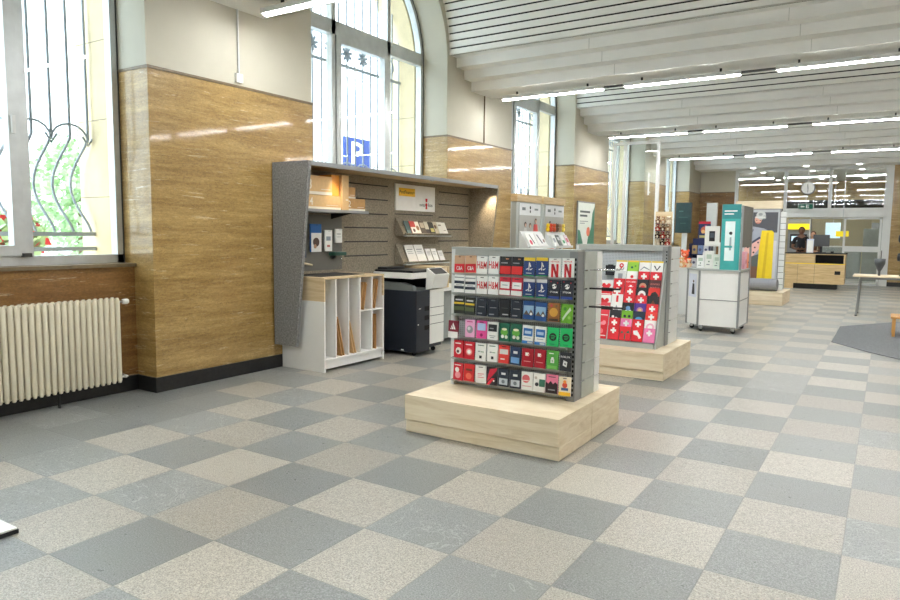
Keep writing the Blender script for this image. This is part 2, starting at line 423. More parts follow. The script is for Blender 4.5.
# --- windows
def frame_rect(mb, y0, y1, z0, z1, t, x0, x1, m):
    mb.box(x0, y0, z0, x1, y0 + t, z1, m); mb.box(x0, y1 - t, z0, x1, y1, z1, m)
    mb.box(x0, y0 + t, z0, x1, y1 - t, z0 + t, m); mb.box(x0, y0 + t, z1 - t, x1, y1 - t, z1, m)
def arc_strip(mb, cy, cz, r0, r1, x0, x1, a0, a1, m, n=24):
    for i in range(n):
        t0, t1 = a0 + (a1 - a0) * i / n, a0 + (a1 - a0) * (i + 1) / n; q = []
        for x in (x0, x1):
            for t in (t0, t1):
                for r in (r0, r1): q.append((x, cy + r * cos(t), cz + r * sin(t)))
        mb.add(q, [(0, 1, 3, 2), (4, 6, 7, 5), (0, 2, 6, 4), (1, 5, 7, 3), (0, 4, 5, 1), (2, 3, 7, 6)], m)
def window(idx, k):
    c = bay_c(k); root = setting('window_%d' % idx); root.location = (XG, c, 1.155)
    f = MB(); x0, x1 = -5.885, -5.795; zs = 1.157; H = HALF
    f.box(x0, c - H, zs, x1, c - H + .065, SPR, 'alu_frame'); f.box(x0, c + H - .065, zs, x1, c + H, SPR, 'alu_frame')
    f.box(x0, c - H, zs, x1, c + H, zs + .075, 'alu_frame')
    arc_strip(f, c, SPR, H - .065, H, x0, x1, 0, pi, 'alu_frame')
    f.box(x0, c - H + .06, 3.87, x1, c + H - .06, 4.04, 'alu_frame')
    zt = SPR + sqrt((H - .03) ** 2 - .555 ** 2)
    for s_ in (-1, 1):
        f.box(x0, c + s_ * .555 - .035, zs + .07, x1, c + s_ * .555 + .035, zt, 'alu_frame')
    f.build('window_frame', root)
    g = MB()
    g.box(x1 - .004, c - H, zs, x1 + .006, c - H + .012, SPR, 'dark_gasket'); g.box(x1 - .004, c + H - .012, zs, x1 + .006, c + H, SPR, 'dark_gasket')
    arc_strip(g, c, SPR, H - .012, H, x1 - .004, x1 + .006, 0, pi, 'dark_gasket')
    for s_ in (-1, 1): g.box(x1, c + s_ * .521 - .004, zs + .07, x1 + .004, c + s_ * .521 + .004, 3.87, 'dark_gasket')
    g.build('gasket', root)
    cs = MB(); frame_rect(cs, c - .520, c + .520, zs + .078, 3.868, .085, x0 + .02, x1 + .02, 'alu_frame')
    ca = cs.build('casement', root)
    h = MB(); h.box(x1 + .02, c + .45, 2.2, x1 + .05, c + .475, 2.34, 'alu_white'); h.box(x1 + .0, c + .49, zs + .07, x1 + .045, c + .555, zs + .1, 'dark_gasket'); h.build('hinge', ca)
    p = MB(); p.box(-5.842, c - H + .03, zs + .03, -5.836, c + H - .03, SPR, 'clear_glass')
    pts = [(c + (H - .03) * cos(pi * i / 24), SPR + (H - .03) * sin(pi * i / 24)) for i in range(25)]
    p.prism(pts, 'x', -5.842, -5.836, 'clear_glass'); p.build('pane', root)
for i, k in enumerate(ks): window(i + 1, k)

# --- wrought iron grilles outside each window
def grille(k, label):
    c = bay_c(k); X = -6.2; t = thing('window_grille', label, 'grille', (X, c, 1.2), 'iron grilles outside the windows')
    dy = .1655; R = 1.42
    for i in range(-8, 9):
        y = c + dy * i - .012
        top = SPR + sqrt(max(R * R - (dy * i) ** 2, .02)) - .1
        b = MB()
        if k <= 0 or True:
            # belly: the bar swings sideways and outwards below the hoops
            pts = []
            for j in range(13):
                s_ = j / 12; z = 1.43 + s_ * .85
                pts.append((X - .20 * sin(pi * min(1, (1 - s_) * 1.05)) ** 1.3, y - .085 * sin(2 * pi * (1 - s_) * .5) * (1 - s_ * .35), z))
            pts.append((X, y, top)); b.tube(pts, .013, 'iron', 6)
        b.build('bar', t)
    for z in (1.275, 1.41, 3.67, 4.01):
        b = MB(); b.box(X - .012, c - 1.345, z - .018, X + .012, c + 1.345, z + .018, 'iron'); b.build('rail', t)
    b = MB()
    for i in range(-8, 7, 2):
        yc = c + dy * (i + 1) - .012
        b.tube([(X, yc + dy * cos(pi * j / 8) * 1.0, 2.25 + .15 * sin(pi * j / 8)) for j in range(9)], .011, 'iron', 6)
        b.tube([(X, yc + dy - .05, 2.30), (X, yc + dy, 2.22), (X, yc + dy + .05, 2.30)], .011, 'iron', 6)
    b.build('hoops', t)
    for i in (-5, -3, -1, 1, 3, ):
        b = MB(); yc = c + dy * (i) - .012
        n = 8
        for j in range(n // 2):
            a_ = pi * j / (n // 2) + .2; b.obox((X, yc, 3.84), (.02, .2, .035), Matrix.Rotation(a_, 3, 'X'), 'iron')
        b.ball((X, yc, 3.84), .035, 'iron', 8, 6); b.build('rosette', t)
    for s_ in (-1, 1):
        b = MB(); yc = c + s_ * 1.08
        b.tube([(X, yc + (.02 + .0145 * j / 2) * cos(j * .55), 3.84 + (.02 + .0145 * j / 2) * sin(j * .55)) for j in range(19)], .01, 'iron', 6)
        b.build('scroll', t)
gl = ['iron grille outside the last window before the camera', 'iron grille with bellied bars outside the window above the radiator',
      'iron grille outside the window behind the parcel shelving', 'iron grille outside the window behind the two poster displays',
      'iron grille outside the window beside the glass porch', 'iron grille outside the farthest window near the dark green screen']
for k, l in zip(ks, gl): grille(k, l)

# --- outer reveal of buff stone and the street
ex = MB()
for k in ks:
    c = bay_c(k); r = HALF - .03; lo, hi = c - HALF - PW / 2, c + HALF + PW / 2
    arch(ex, XO, XG - .11, c, r, SPR, lo, hi, TOPZ, 'beige_stone')
    ex.box(XO, c + r, -.9, XG - .11, hi, SPR, 'beige_stone'); ex.box(XO, lo, -.9, XG - .11, c - r, SPR, 'beige_stone')
    ex.box(XO, c - r, -.9, XG - .11, c + r, 1.14, 'beige_stone')
    for z in (1.75, 2.45, 3.15):      # mortar joints of the reveal
        ex.box(XO - .002, c + r - .002, z, XG - .12, c + r + .01, z + .006, 'stone_trim')
        ex.box(XO - .002, c - r - .01, z, XG - .12, c - r + .002, z + .006, 'stone_trim')
tag(ex.build('wall_outside'), kind='structure')
g = MB(); g.box(-60, -60, -1.1, -6.45, 120, -.9, 'street'); tag(g.build('ground'), kind='structure')
fb = thing('town_building', 'pale town house facade with rows of windows across the street', 'building', (-24, 20, -.9))
b = MB(); b.box(-30, -25, -.9, -24, 90, 15, 'facade')
for z in (2.6, 6.0, 9.4): b.box(-24, -25, z, -23.85, 90, z + .18, 'facade')
b.build('wall', fb)
for j in range(24):
    for z in (3.6, 7.0):
        y = -20 + j * 4.4
        q = MB(); q.box(-24.0, y, z, -23.93, y + 1.3, z + 2, 'facade'); q.box(-23.93, y + .12, z + .12, -23.91, y + 1.18, z + 1.88, 'facade_win'); q.build('window', fb)
ps = thing('parking_sign', 'blue parking sign with a white P seen through the arched window', 'sign', (-10, 8.4, -.9))
b = MB(); b.tube([(-10.03, 8.37, -.9), (-10.03, 8.37, 3.5)], .04, 'iron'); b.build('pole', ps)
b = MB(); BL = C3(30, 62, 140); b.box(-10, 7.92, 2.86, -9.95, 8.80, 3.52, BL)
prints(b, [('r', .06, .06, .94, .94, C3(30, 62, 140)), ('t', 'P', .5, .5, .46, .74, WHITE)], (-9.95, 7.92, 2.86), (0, 1, 0), (0, 0, 1), (1, 0, 0), .88, .66); b.build('sign_plate', ps)
def shrub(name, label, cat, c, r, n, mats):
    rr = random.Random(int(c[1] * 100)); t = thing(name, label, cat, (c[0], c[1], -.9))
    tk = MB(); tk.tube([(c[0], c[1], -.9), (c[0] + .05, c[1], c[2])], [.06, .03], 'stone_trim'); tk.build('stem', t)
    b = MB()
    for _ in range(n):
        d = Vector((rr.gauss(0, 1), rr.gauss(0, 1), rr.gauss(0, 1))).normalized() * (rr.random() ** .4)
        p = Vector((c[0] + d.x * r[0], c[1] + d.y * r[1], c[2] + d.z * r[2])); u = Vector((rr.gauss(0, 1), rr.gauss(0, 1), rr.gauss(0, 1))).normalized()
        v = u.orthogonal().normalized() * .05; u = u * .07
        b.add([p - u, p + v, p + u, p - v], [(0, 1, 2, 3)], mats[0] if rr.random() > (.35 if len(mats) > 1 else 0) else mats[-1])
    b.build('foliage', t)
shrub('street_tree', 'pale green young tree on the pavement outside the first window', 'tree', (-12, 3.2, 2.0), (.8, .8, 1.2), 1500, ['leaf'])
shrub('flower_bush', 'red flowering bush outside the window above the radiator', 'bush', (-7.6, -.1, 1.35), (.4, .45, .3), 900, ['leaf', 'flower_red'])

# --- other walls
b = MB(); b.box(RIGHT, FRONT, TRAV, RIGHT + .2, BACK, TOPZ, 'plaster'); w = b.build('wall_right'); tag(w, kind='structure')
b = MB(); b.box(RIGHT - .01, FRONT, 0, RIGHT + .2, BACK, TRAV, 'travertine'); b.build('stone_cladding', w)
b = MB(); b.box(XO, FRONT - .2, 0, RIGHT + .2, FRONT, TOPZ, 'plaster'); tag(b.build('wall_front'), kind='structure')
# back wall left of the glazing, faced with darker travertine, and right of it
b = MB(); b.box(XW - .1, BACK, TRAV + .04, -4.27, BACK + .2, 3.64, 'plaster'); w = b.build('wall_back'); tag(w, kind='structure')
b = MB(); b.box(XW - .1, BACK - .012, 0, -4.27, BACK + .2, TRAV + .04, 'travertine_brown'); b.box(XW - .1, BACK - .03, TRAV + .03, -4.27, BACK + .02, TRAV + .055, 'stone_trim'); b.build('stone_cladding', w)
b = MB(); b.box(.13, BACK - .012, .12, RIGHT + .2, BACK + .2, 3.64, 'travertine'); b.build('stone_cladding', w)
b = MB(); b.box(.13, BACK - .03, 0, RIGHT, BACK + .02, .13, 'base_black'); b.box(XW, BACK - .03, 0, -4.27, BACK + .02, .13, 'base_black'); tag(b.build('baseboard_back'), kind='structure')

# --- ceiling: stepped beams over the piers, slatted barrel vaults over the bays
cm = MB(); X0, X1 = XW - .02, RIGHT + .05
def strip(y0, z0, y1, z1, m='ceiling_white'): cm.add([(X0, y0, z0), (X1, y0, z0), (X1, y1, z1), (X0, y1, z1)], [(0, 1, 2, 3)], m)
ZB = 3.595; steps = [(.33, ZB), (.33, 3.735), (.545, 3.735), (.545, 3.865), (.76, 3.865), (.76, 4.0), (.955, 4.0)]
for k in [-1, 0, 1, 2, 3]:
    yc = sum(pier_y(k)) / 2
    strip(yc - .33, ZB, yc + .33, ZB)
    for s_ in (-1, 1):
        for (a0, z0), (a1, z1) in zip(steps, steps[1:]): strip(yc + s_ * a0, z0, yc + s_ * a1, z1)
    for (xj, off) in ((-3.15, 0), (-.9, .1), (1.4, 0), (3.7, .1)):    # butt joints of the beam casings
        for s_ in (-1,):
            for j, (a0, z0, z1) in enumerate(((.33, ZB, 3.735), (.545, 3.735, 3.865), (.76, 3.865, 4.0))):
                cm.box(xj + off - .1 * j, yc + s_ * a0 - .004, z0, xj + off - .1 * j + .008, yc + s_ * a0 + .002, z1, 'joint_grey')
# the last beam widens into the flat ceiling in front of and behind the glazing
yc = sum(pier_y(4)) / 2
for (a0, z0), (a1, z1) in zip(steps, steps[1:]): strip(yc - a0, z0, yc - a1, z1)
cm.add([(X0, yc - .33, ZB), (X1, yc - .33, ZB), (X1, BACK, ZB), (X0, BACK, ZB)], [(0, 1, 2, 3)], 'ceiling_white')
cm.box(X0, BACK + .1, ZB + .03, X1, 27.5, ZB + .05, 'ceiling_white')
ce = cm.build('ceiling'); tag(ce, kind='structure')
for k in ks:
    yc = bay_c(k); r = BAY / 2 - .955; b = MB(); n = 24; zc = 4.0
    arc_strip(b, yc, zc, r + .035, r + .05, X0, X1, 0, pi, 'gap_black', 40)
    pitch = .1 / r; m_ = int(pi / pitch)
    for j in range(m_ + 1):
        t0 = j * pitch + (pi - m_ * pitch) / 2 - pitch / 2; t1 = t0 + pitch * .80
        if t0 < 0: t0 = 0.0
        if t1 > pi: t1 = pi
        q = []
        for x in (X0, X1):
            for t in (t0, t1):
                for rr in (r, r + .02): q.append((x, yc + rr * cos(t), zc + rr * sin(t)))
        b.add(q, [(0, 1, 3, 2), (4, 6, 7, 5), (0, 2, 6, 4), (1, 5, 7, 3), (0, 4, 5, 1), (2, 3, 7, 6)], 'slat_white')
    tag(b.build('ceiling'), kind='structure')
b = MB(); b.box(X0 - .6, FRONT - .2, 5.72, RIGHT + .2, 27.5, 5.8, 'plaster'); tag(b.build('ceiling'), kind='structure')
b = MB(); b.box(X0 - .6, FRONT, ZB, X1, pier_y(-1)[0] - BAY + .3, ZB + .05, 'ceiling_white'); tag(b.build('ceiling'), kind='structure')

# --- tube lights hung under every beam
rows = ['hung nearest the camera', 'in the first row seen whole', 'in the row above the red card stand', 'in the farthest row']
def light(y, x0, x1, label):
    t = thing('linear_light', label, 'ceiling light', (x0, y, 3.52), 'tube lights under the beams')
    b = MB(); b.box(x0, y - .045, 3.492, x1, y + .045, 3.545, 'alu_white')
    for xx in (x0 + .25, x1 - .25): b.box(xx - .012, y - .012, 3.545, xx + .012, y + .012, 3.594, 'black_plastic')
    b.build('housing', t)
    b = MB(); b.box(x0 + .02, y - .026, 3.480, x1 - .02, y + .026, 3.4915, 'tube_glow'); b.build('tube', t)
segs = [(-5.02, -3.40, 'end one by the window wall'), (-3.12, -1.60, 'second from the window wall'), (-1.20, .32, 'third from the window wall'), (.62, 2.14, 'fourth from the window wall'), (2.44, 3.96, 'fifth from the window wall')]
rn = ['in the row behind the camera', 'in the row nearest the camera', 'in the row above the black copier', 'in the row over the postcard stand', 'in the farthest row']
for k, nm in zip([-1, 0, 1, 2, 3], rn):
    for x0, x1, l in segs: light(sum(pier_y(k)) / 2 + .0, x0, x1, 'white tube light %s, %s' % (nm, l.replace('from the window wall', 'from the windows')))
    r_ = thing('light_rail', 'thin grey power rail for the tube lights ' + nm, 'light rail', (-5.0, sum(pier_y(k)) / 2, 3.53), 'power rails of the tube lights')
    for (a_, b_) in zip(segs, segs[1:]):
        q = MB(); yy = sum(pier_y(k)) / 2; q.box(a_[1] + .002, yy - .02, 3.505, b_[0] - .002, yy + .02, 3.53, 'dark_grey_metal'); q.build('rail', r_)
for x0, x1, l in ((-5.0, -3.4, 'left'), (-3.1, -1.5, 'middle'), (-1.2, .4, 'right')): light(23.0, x0, x1, 'added white tube light brightening the rear lobby behind the glazing, %s one of three' % l)  # extra tubes, added to lift the dim lobby behind the glass
for y, row in ((19.84, 'in front of the glazing'), (21.9, 'just behind the glazing'), (25.6, 'deep in the rear lobby')):
    for x, col in ((-3.6, 'left'), (-2.12, 'middle'), (-.74, 'right')):
        t = thing('downlight', 'round recessed ceiling downlight %s, %s one of three' % (row, col), 'downlight', (x, y, 3.59), 'round downlights at the far end')
        b = MB(); zc = ZB if y < BACK else ZB + .03
        b.lathe([(.082, -.014), (.10, -.014), (.10, -.001), (.082, -.001)], (x, y, zc), 'white_metal', 16, False); b.build('trim_ring', t)
        b = MB(); b.lathe([(.02, -.035), (.06, -.028), (.075, -.015), (.08, -.002)], (x, y, zc), 'lamp_glow', 16); b.build('lamp', t)

# --- conduit and socket on the first pier
t = thing('wall_socket', 'small white socket at the foot of a thin conduit on the cream wall', 'socket', (XW, 1.16, 2.95), None)
b = MB(); b.box(XW, 1.115, 2.90, XW + .03, 1.195, 2.985, 'white_plastic'); b.build('socket_box', t)
b = MB(); b.tube([(XW + .012, 1.155, 2.98), (XW + .012, 1.155, 3.594)], .01, 'alu_white', 6); b.build('conduit', t)
t = thing('wall_conduit', 'thin vertical conduit on the cream wall above the second stone pier', 'conduit', (XW, 6.0, 2.9))
b = MB(); b.tube([(XW + .012, 6.0, 2.875), (XW + .012, 6.0, 3.594)], .011, 'stone_trim', 6); b.build('pipe', t)

# --- glazed rear wall
gw = setting('wall_back'); gw.location = (-2.2, BACK, 0)
b = MB(); Y0, Y1 = BACK - .05, BACK + .05
for (xa, xb) in ((-4.27, -4.17), (-2.80, -2.71), (-1.55, -1.46), (-.08, .13)): b.box(xa, Y0, (0 if xb > 0 or xa < -2.7 else 2.34), xb, Y1, 3.60, 'white_metal')
b.box(-4.17, Y0, 3.52, -.08, Y1, 3.60, 'white_metal')
b.build('post_frame', gw)
b = MB(); b.box(-2.71, Y0 - .09, 2.07, -.08, Y1 + .05, 2.345, 'white_metal'); b.box(-1.12, Y0 - .12, 2.05, -1.09, Y0 - .09, 2.40, 'alu_frame'); b.build('door_header', gw)
b = MB(); b.box(-4.17, Y0 + .02, 2.07, -2.8, Y1 - .02, 2.2, 'white_metal'); b.build('transom', gw)
b = MB(); b.box(-4.17, BACK - .004, 2.2, -.08, BACK + .004, 3.52, 'clear_glass'); b.box(-4.17, BACK - .004, .02, -2.8, BACK + .004, 2.07, 'clear_glass'); b.build('pane', gw)
dr = setting('door_1'); dr.location = (-.6, BACK, 0)
b = MB(); frame_rect_y = None
def frect(mb, x0, x1, z0, z1, t, y0, y1, m):
    mb.box(x0, y0, z0, x0 + t, y1, z1, m); mb.box(x1 - t, y0, z0, x1, y1, z1, m); mb.box(x0, y0, z0, x1, y1, z0 + t, m); mb.box(x0, y0, z1 - t, x1, y1, z1, m)
frect(b, -1.08, -.09, .01, 2.06, .06, BACK - .09, BACK - .05, 'white_metal'); b.box(-1.08, BACK - .095, 1.02, -.09, BACK - .045, 1.185, 'white_metal'); b.build('door_frame', dr)
b = MB(); b.box(-1.03, BACK - .073, .06, -.14, BACK - .067, 2.01, 'clear_glass'); b.build('pane', dr)
dr = setting('door_2'); dr.location = (-1.4, BACK, 0)
b = MB(); frect(b, -2.02, -1.03, .01, 2.06, .035, BACK + .0, BACK + .035, 'white_metal'); b.build('door_frame', dr)
b = MB(); b.box(-1.99, BACK + .014, .04, -1.06, BACK + .02, 2.03, 'clear_glass'); b.build('pane', dr)

# --- rear lobby beyond the glass
b = MB(); b.box(-6.2, 27.2, 0, RIGHT, 27.4, 2.3, 'back_beige'); b.box(-6.2, 27.2, 2.3, RIGHT, 27.4, 2.9, 'slot_dark'); b.box(-6.2, 27.18, 2.9, RIGHT, 27.4, 3.65, 'travertine'); tag(b.build('wall_rear_lobby'), kind='structure')
b = MB(); b.box(-6.2, BACK + .2, 0, -5.9, 27.2, 3.65, 'travertine_brown'); tag(b.build('wall_rear_left'), kind='structure')
b = MB(); b.box(1.4, BACK + .2, 0, 1.6, 27.2, 3.65, 'back_beige'); tag(b.build('wall_rear_right'), kind='structure')
t = thing('cash_machine', 'grey cash machine under a yellow lit header behind the clerk in black', 'cash machine', (-2.62, 24.3, 0))
b = MB(); b.box(-2.98, 24.0, 0, -2.28, 24.6, 2.1, 'mid_grey_metal'); b.box(-2.9, 23.98, 1.05, -2.36, 24.0, 1.55, 'slot_dark'); b.build('body', t, .01)
b = MB(); b.box(-2.98, 23.93, 1.72, -2.28, 24.0, 1.92, 'yellow_glow'); b.build('header', t)
b = MB(); b.box(-2.85, 23.96, 1.3, -2.65, 23.98, 1.48, 'screen_glow'); b.box(-2.6, 23.96, 1.3, -2.42, 23.98, 1.48, 'screen_glow'); b.build('screen', t)
t = thing('lobby_counter', 'grey service counter with screens deep behind the sliding door', 'counter', (-1.4, 24.8, 0))
b = MB(); b.box(-2.0, 24.6, 0, -.7, 25.2, 1.1, 'back_grey'); b.box(-2.0, 24.58, 1.1, -.7, 25.22, 1.14, 'white_laminate'); b.build('body', t)
t = thing('notice_board', 'pale lit notice panel hanging behind the sliding door', 'panel', (-1.6, 23.4, 1.5)); b = MB(); b.box(-1.75, 23.4, 1.42, -1.3, 23.43, 1.95, 'screen_glow'); b.tube([(-1.52, 23.42, 1.95), (-1.52, 23.42, 3.62)], .008, 'alu_white', 6); b.build('panel', t)
t = thing('yellow_sign', 'small yellow sign hanging behind the sliding door', 'sign', (-1.2, 23.2, 1.55)); b = MB(); b.box(-1.42, 23.2, 1.48, -1.04, 23.22, 1.66, 'yellow_glow'); b.tube([(-1.23, 23.21, 1.66), (-1.23, 23.21, 3.62)], .008, 'alu_white', 6); b.build('panel', t)
t = thing('tall_cabinet', 'tall grey cabinet standing behind the glass door', 'cabinet', (-.4, 23.5, 0)); b = MB(); b.box(-.62, 23.3, 0, -.02, 23.8, 1.75, 'back_grey'); b.box(-.4, 23.5, 1.75, -.02, 23.8, 1.95, 'mid_grey_metal'); b.build('body', t, .006)

# --- clock and exit sign hanging in front of the glazing
t = thing('wall_clock', 'round white clock on a rod above the sliding door', 'clock', (-2.07, 20.2, 2.94))
R90 = Matrix.Rotation(radians(90), 3, 'X')
b = MB(); b.lathe([(.19, -.05), (.20, -.04), (.20, .04), (.19, .05)], (-2.07, 20.2, 2.94), 'dark_grey_metal', 32, True, R90); b.build('case', t)
b = MB(); b.lathe([(.178, .051), (.178, .053)], (-2.07, 20.2, 2.94), 'white_plastic', 32, False, R90)
for i in range(12):
    a_ = i * pi / 6; b.obox((-2.07 + .155 * sin(a_), 20.146, 2.94 + .155 * cos(a_)), (.009, .002, .03), Matrix.Rotation(a_, 3, 'Y'), BLACK)
b.build('dial', t)
b = MB(); b.obox((-2.075, 20.143, 2.995), (.014, .002, .13), Matrix.Rotation(radians(-4), 3, 'Y'), BLACK); b.build('hour_hand', t)
b = MB(); b.obox((-2.066, 20.14, 2.89), (.010, .002, .15), Matrix.Rotation(radians(-176), 3, 'Y'), BLACK); b.build('minute_hand', t)
b = MB(); b.tube([(-2.07, 20.2, 3.13), (-2.07, 20.2, 3.594)], .016, 'white_metal', 8); b.build('rod', t)
t = thing('exit_sign', 'green emergency exit sign with running figure hanging below the clock', 'exit sign', (-2.12, 20.3, 2.38))
b = MB(); b.box(-2.32, 20.28, 2.30, -1.90, 20.33, 2.47, 'white_metal'); b.box(-2.31, 20.274, 2.31, -1.91, 20.28, 2.46, 'sign_glow')
prints(b, [('r', .52, .15, .72, .85, WHITE), ('p', [(.58, .2), (.63, .2), (.66, .55), (.7, .3), (.73, .33), (.69, .7), (.6, .7)], 'sign_glow'), ('c', .66, .8, .025, 'sign_glow'),
           ('p', [(.14, .5), (.24, .8), (.24, .6), (.4, .6), (.4, .4), (.24, .4), (.24, .2)], WHITE)], (-2.31, 20.274, 2.31), (1, 0, 0), (0, 0, 1), (0, -1, 0), .4, .15)
b.build('panel', t)
b = MB(); b.tube([(-2.11, 20.305, 2.47), (-2.11, 20.305, 2.74)], .008, 'white_metal', 6); b.build('rod', t)

# --- glass porch around the street door (fourth opening)
gp = setting('wall_porch'); gp.location = (-4.9, 12.2, 0)
b = MB(); Yp0 = 12.0; XP = -4.33
for x in (-5.33, -5.08, XP): b.box(x - .035, Yp0 - .035, 0, x + .035, Yp0 + .035, 3.55, 'white_metal')
for z0, z1 in ((.0, .08), (1.17, 1.24), (3.49, 3.56)): b.box(-5.3, Yp0 - .03, z0, XP, Yp0 + .03, z1, 'white_metal')
b.build('frame', gp)
b = MB(); b.box(-5.3, Yp0 - .004, .08, XP, Yp0 + .004, 3.5, 'clear_glass'); b.build('pane', gp)
b = MB(); b.tube([(XP - .18, Yp0 - .07, 2.35), (XP - .18, Yp0 - .07, 2.85)], .02, 'white_plastic'); b.box(XP - .2, Yp0 - .07, 2.4, XP - .16, Yp0, 2.43, 'alu_frame'); b.box(XP - .2, Yp0 - .07, 2.77, XP - .16, Yp0, 2.8, 'alu_frame'); b.build('handle', gp)
# ------------------------------------------------------------------ radiator
t = thing('radiator', 'cream column radiator below the first window', 'radiator', (-5.52, -1.0, 0))
sec = None; n_ = 42
for i in range(n_):
    y = -.115 - i * .0505
    if sec is None:
        b = MB()
        for x in (-5.555, -5.485):
            b.tube([(x, y, .125), (x, y, .15), (x, y, .845), (x, y, .868)], [.012, .021, .021, .012], 'radiator_cream', 10)
        for z in (.155, .838): b.tube([(-5.555, y, z), (-5.485, y, z)], .019, 'radiator_cream', 8)
        for z in (.165, .828): b.tube([(-5.52, y - .0252, z), (-5.52, y + .0252, z)], .017, 'radiator_cream', 8)
        sec = b.build('column', t)
    else:
        c = sec.copy(); COL.objects.link(c); c.parent = t; c.location = (0, -.0505 * i, 0)
b = MB(); b.tube([(-5.52, -.10, .828), (-5.52, -.035, .828)], .012, 'chrome'); b.build('pipe_joint', t)
v = MB(); v.lathe([(.012, 0), (.022, .004), (.024, .02), (.024, .045), (.019, .055)], (-5.52, -.045, .828), 'white_plastic', 14, True, Matrix.Rotation(radians(-90), 3, 'X')); v.build('valve', t)
v = MB(); v.tube([(-5.52, -.10, .165), (-5.52, -.02, .165), (-5.60, -.01, .165)], .009, 'white_plastic'); v.lathe([(.014, -.012), (.017, 0), (.014, .012)], (-5.52, -.04, .165), 'white_plastic', 10); v.build('return_valve', t)
for y in (-.62, -1.9):
    v = MB(); v.tube([(-5.52, y, 0), (-5.52, y, .15)], .011, 'base_black'); v.build('foot', t)

# ------------------------------------------------------------------ parcel and copy corner against the wall
UX = -5.345; UF = -4.83; UY0, UY1 = 1.55, 5.53; TZ = 2.165
t = thing('display_wall_unit', 'long grey felt display wall with slanted ends and a canopy', 'display unit', (UX, (UY0 + UY1) / 2, 0))
b = MB(); b.prism([(UX, .26), (-5.03, .26), (UF, 2.10), (UF, TZ), (UX, TZ)], 'y', UY0, UY0 + .04, 'felt_grey'); b.build('side_panel', t, .002)
b = MB(); b.prism([(UX, .26), (-5.03, .26), (UF, 2.10), (UF, TZ), (UX, TZ)], 'y', UY1 - .04, UY1, 'felt_warm'); b.build('side_panel', t, .002)
b = MB(); b.box(UX, UY0 + .04, .26, UX + .025, UY1 - .04, TZ - .03, 'felt_warm'); b.box(UX - .0, UY0 + .2, 0, UX + .02, UY1 - .04, .26, 'base_black'); b.build('back_panel', t)
b = MB()
for (ya, yb) in ((2.64, 3.47), (4.65, 5.46)):
    for z in (2.035, 1.86, 1.68, 1.51, 1.34, 1.17): b.box(UX + .02, ya, z - .007, UX + .029, yb, z + .007, 'slot_dark')
b.box(UX + .02, 3.62, 1.69, UX + .029, 4.5, 1.70, 'slot_dark')
b.build('slot', t)
b = MB(); b.box(UX, UY0 + .04, TZ - .03, UF - .025, UY1 - .04, TZ, 'oak_y'); b.box(UF - .025, UY0 + .04, TZ - .045, UF, UY1 - .04, TZ, 'mid_grey_metal'); b.build('canopy', t)
for yy in (5.36, 2.12, 3.9):
    b = MB(); b.lathe([(.03, -.012), (.036, 0)], (-4.93, yy, TZ - .031), 'chrome', 14); sp_ = b.build('spotlight', t)
for yy, pw in ((5.36, 22), (2.12, 8), (3.9, 12)):
    la = bpy.data.lights.new('canopy_spot', 'SPOT'); la.energy = pw; la.color = (1, .8, .55); la.spot_size = radians(95); la.spot_blend = .8; la.shadow_soft_size = .02
    lo = bpy.data.objects.new('canopy_spot', la); COL.objects.link(lo); lo.location = (-4.93, yy, TZ - .05); lo.rotation_euler = (radians(8 if yy > 5 else 0), radians(-10), 0)
b = MB(); b.box(UX + .024, UY0 + .042, 1.02, UX + .034, 2.585, 1.645, 'grey_board'); b.build('peg_panel', t)
b = MB(); b.box(UX + .03, UY0 + .04, 1.665, -4.98, 2.68, 1.695, 'mid_grey_metal'); b.prism([(UX + .03, 1.665), (-5.0, 1.665), (UX + .03, 1.60)], 'y', 2.40, 2.415, 'slot_dark'); b.build('shelf', t)

def logo_board():
    t = thing('logo_board', 'white board with a yellow label and a grey and red logo on the felt wall', 'sign', (UX + .03, 4.06, 1.9))
    b = MB(); b.box(UX + .026, 3.615, 1.745, UX + .046, 4.52, 2.085, WHITE)
    Y_ = C3(250, 196, 30); G_ = C3(96, 104, 100); R_ = C3(216, 40, 48)
    prints(b, [('r', .07, .55, .47, .86, Y_), ('t', 'PostFinance', .25, .71, .32, .13, BLACK), ('p', [(.43, .66), (.455, .71), (.43, .76)], BLACK),
               ('t', 'swiss', .66, .26, .15, .12, G_), ('c', .765, .27, .028, R_), ('p', [(.735, .52), (.795, .52), (.785, .38), (.745, .38)], R_), ('p', [(.74, .1), (.79, .1), (.78, .22), (.75, .22)], R_), ('t', 'los', .87, .27, .12, .14, G_), ('r', .5, .0, .502, 1, C3(226, 224, 216))],
           (UX + .046, 3.615, 1.745), (0, 1, 0), (0, 0, 1), (1, 0, 0), .905, .34)
    b.build('board', t)
logo_board()

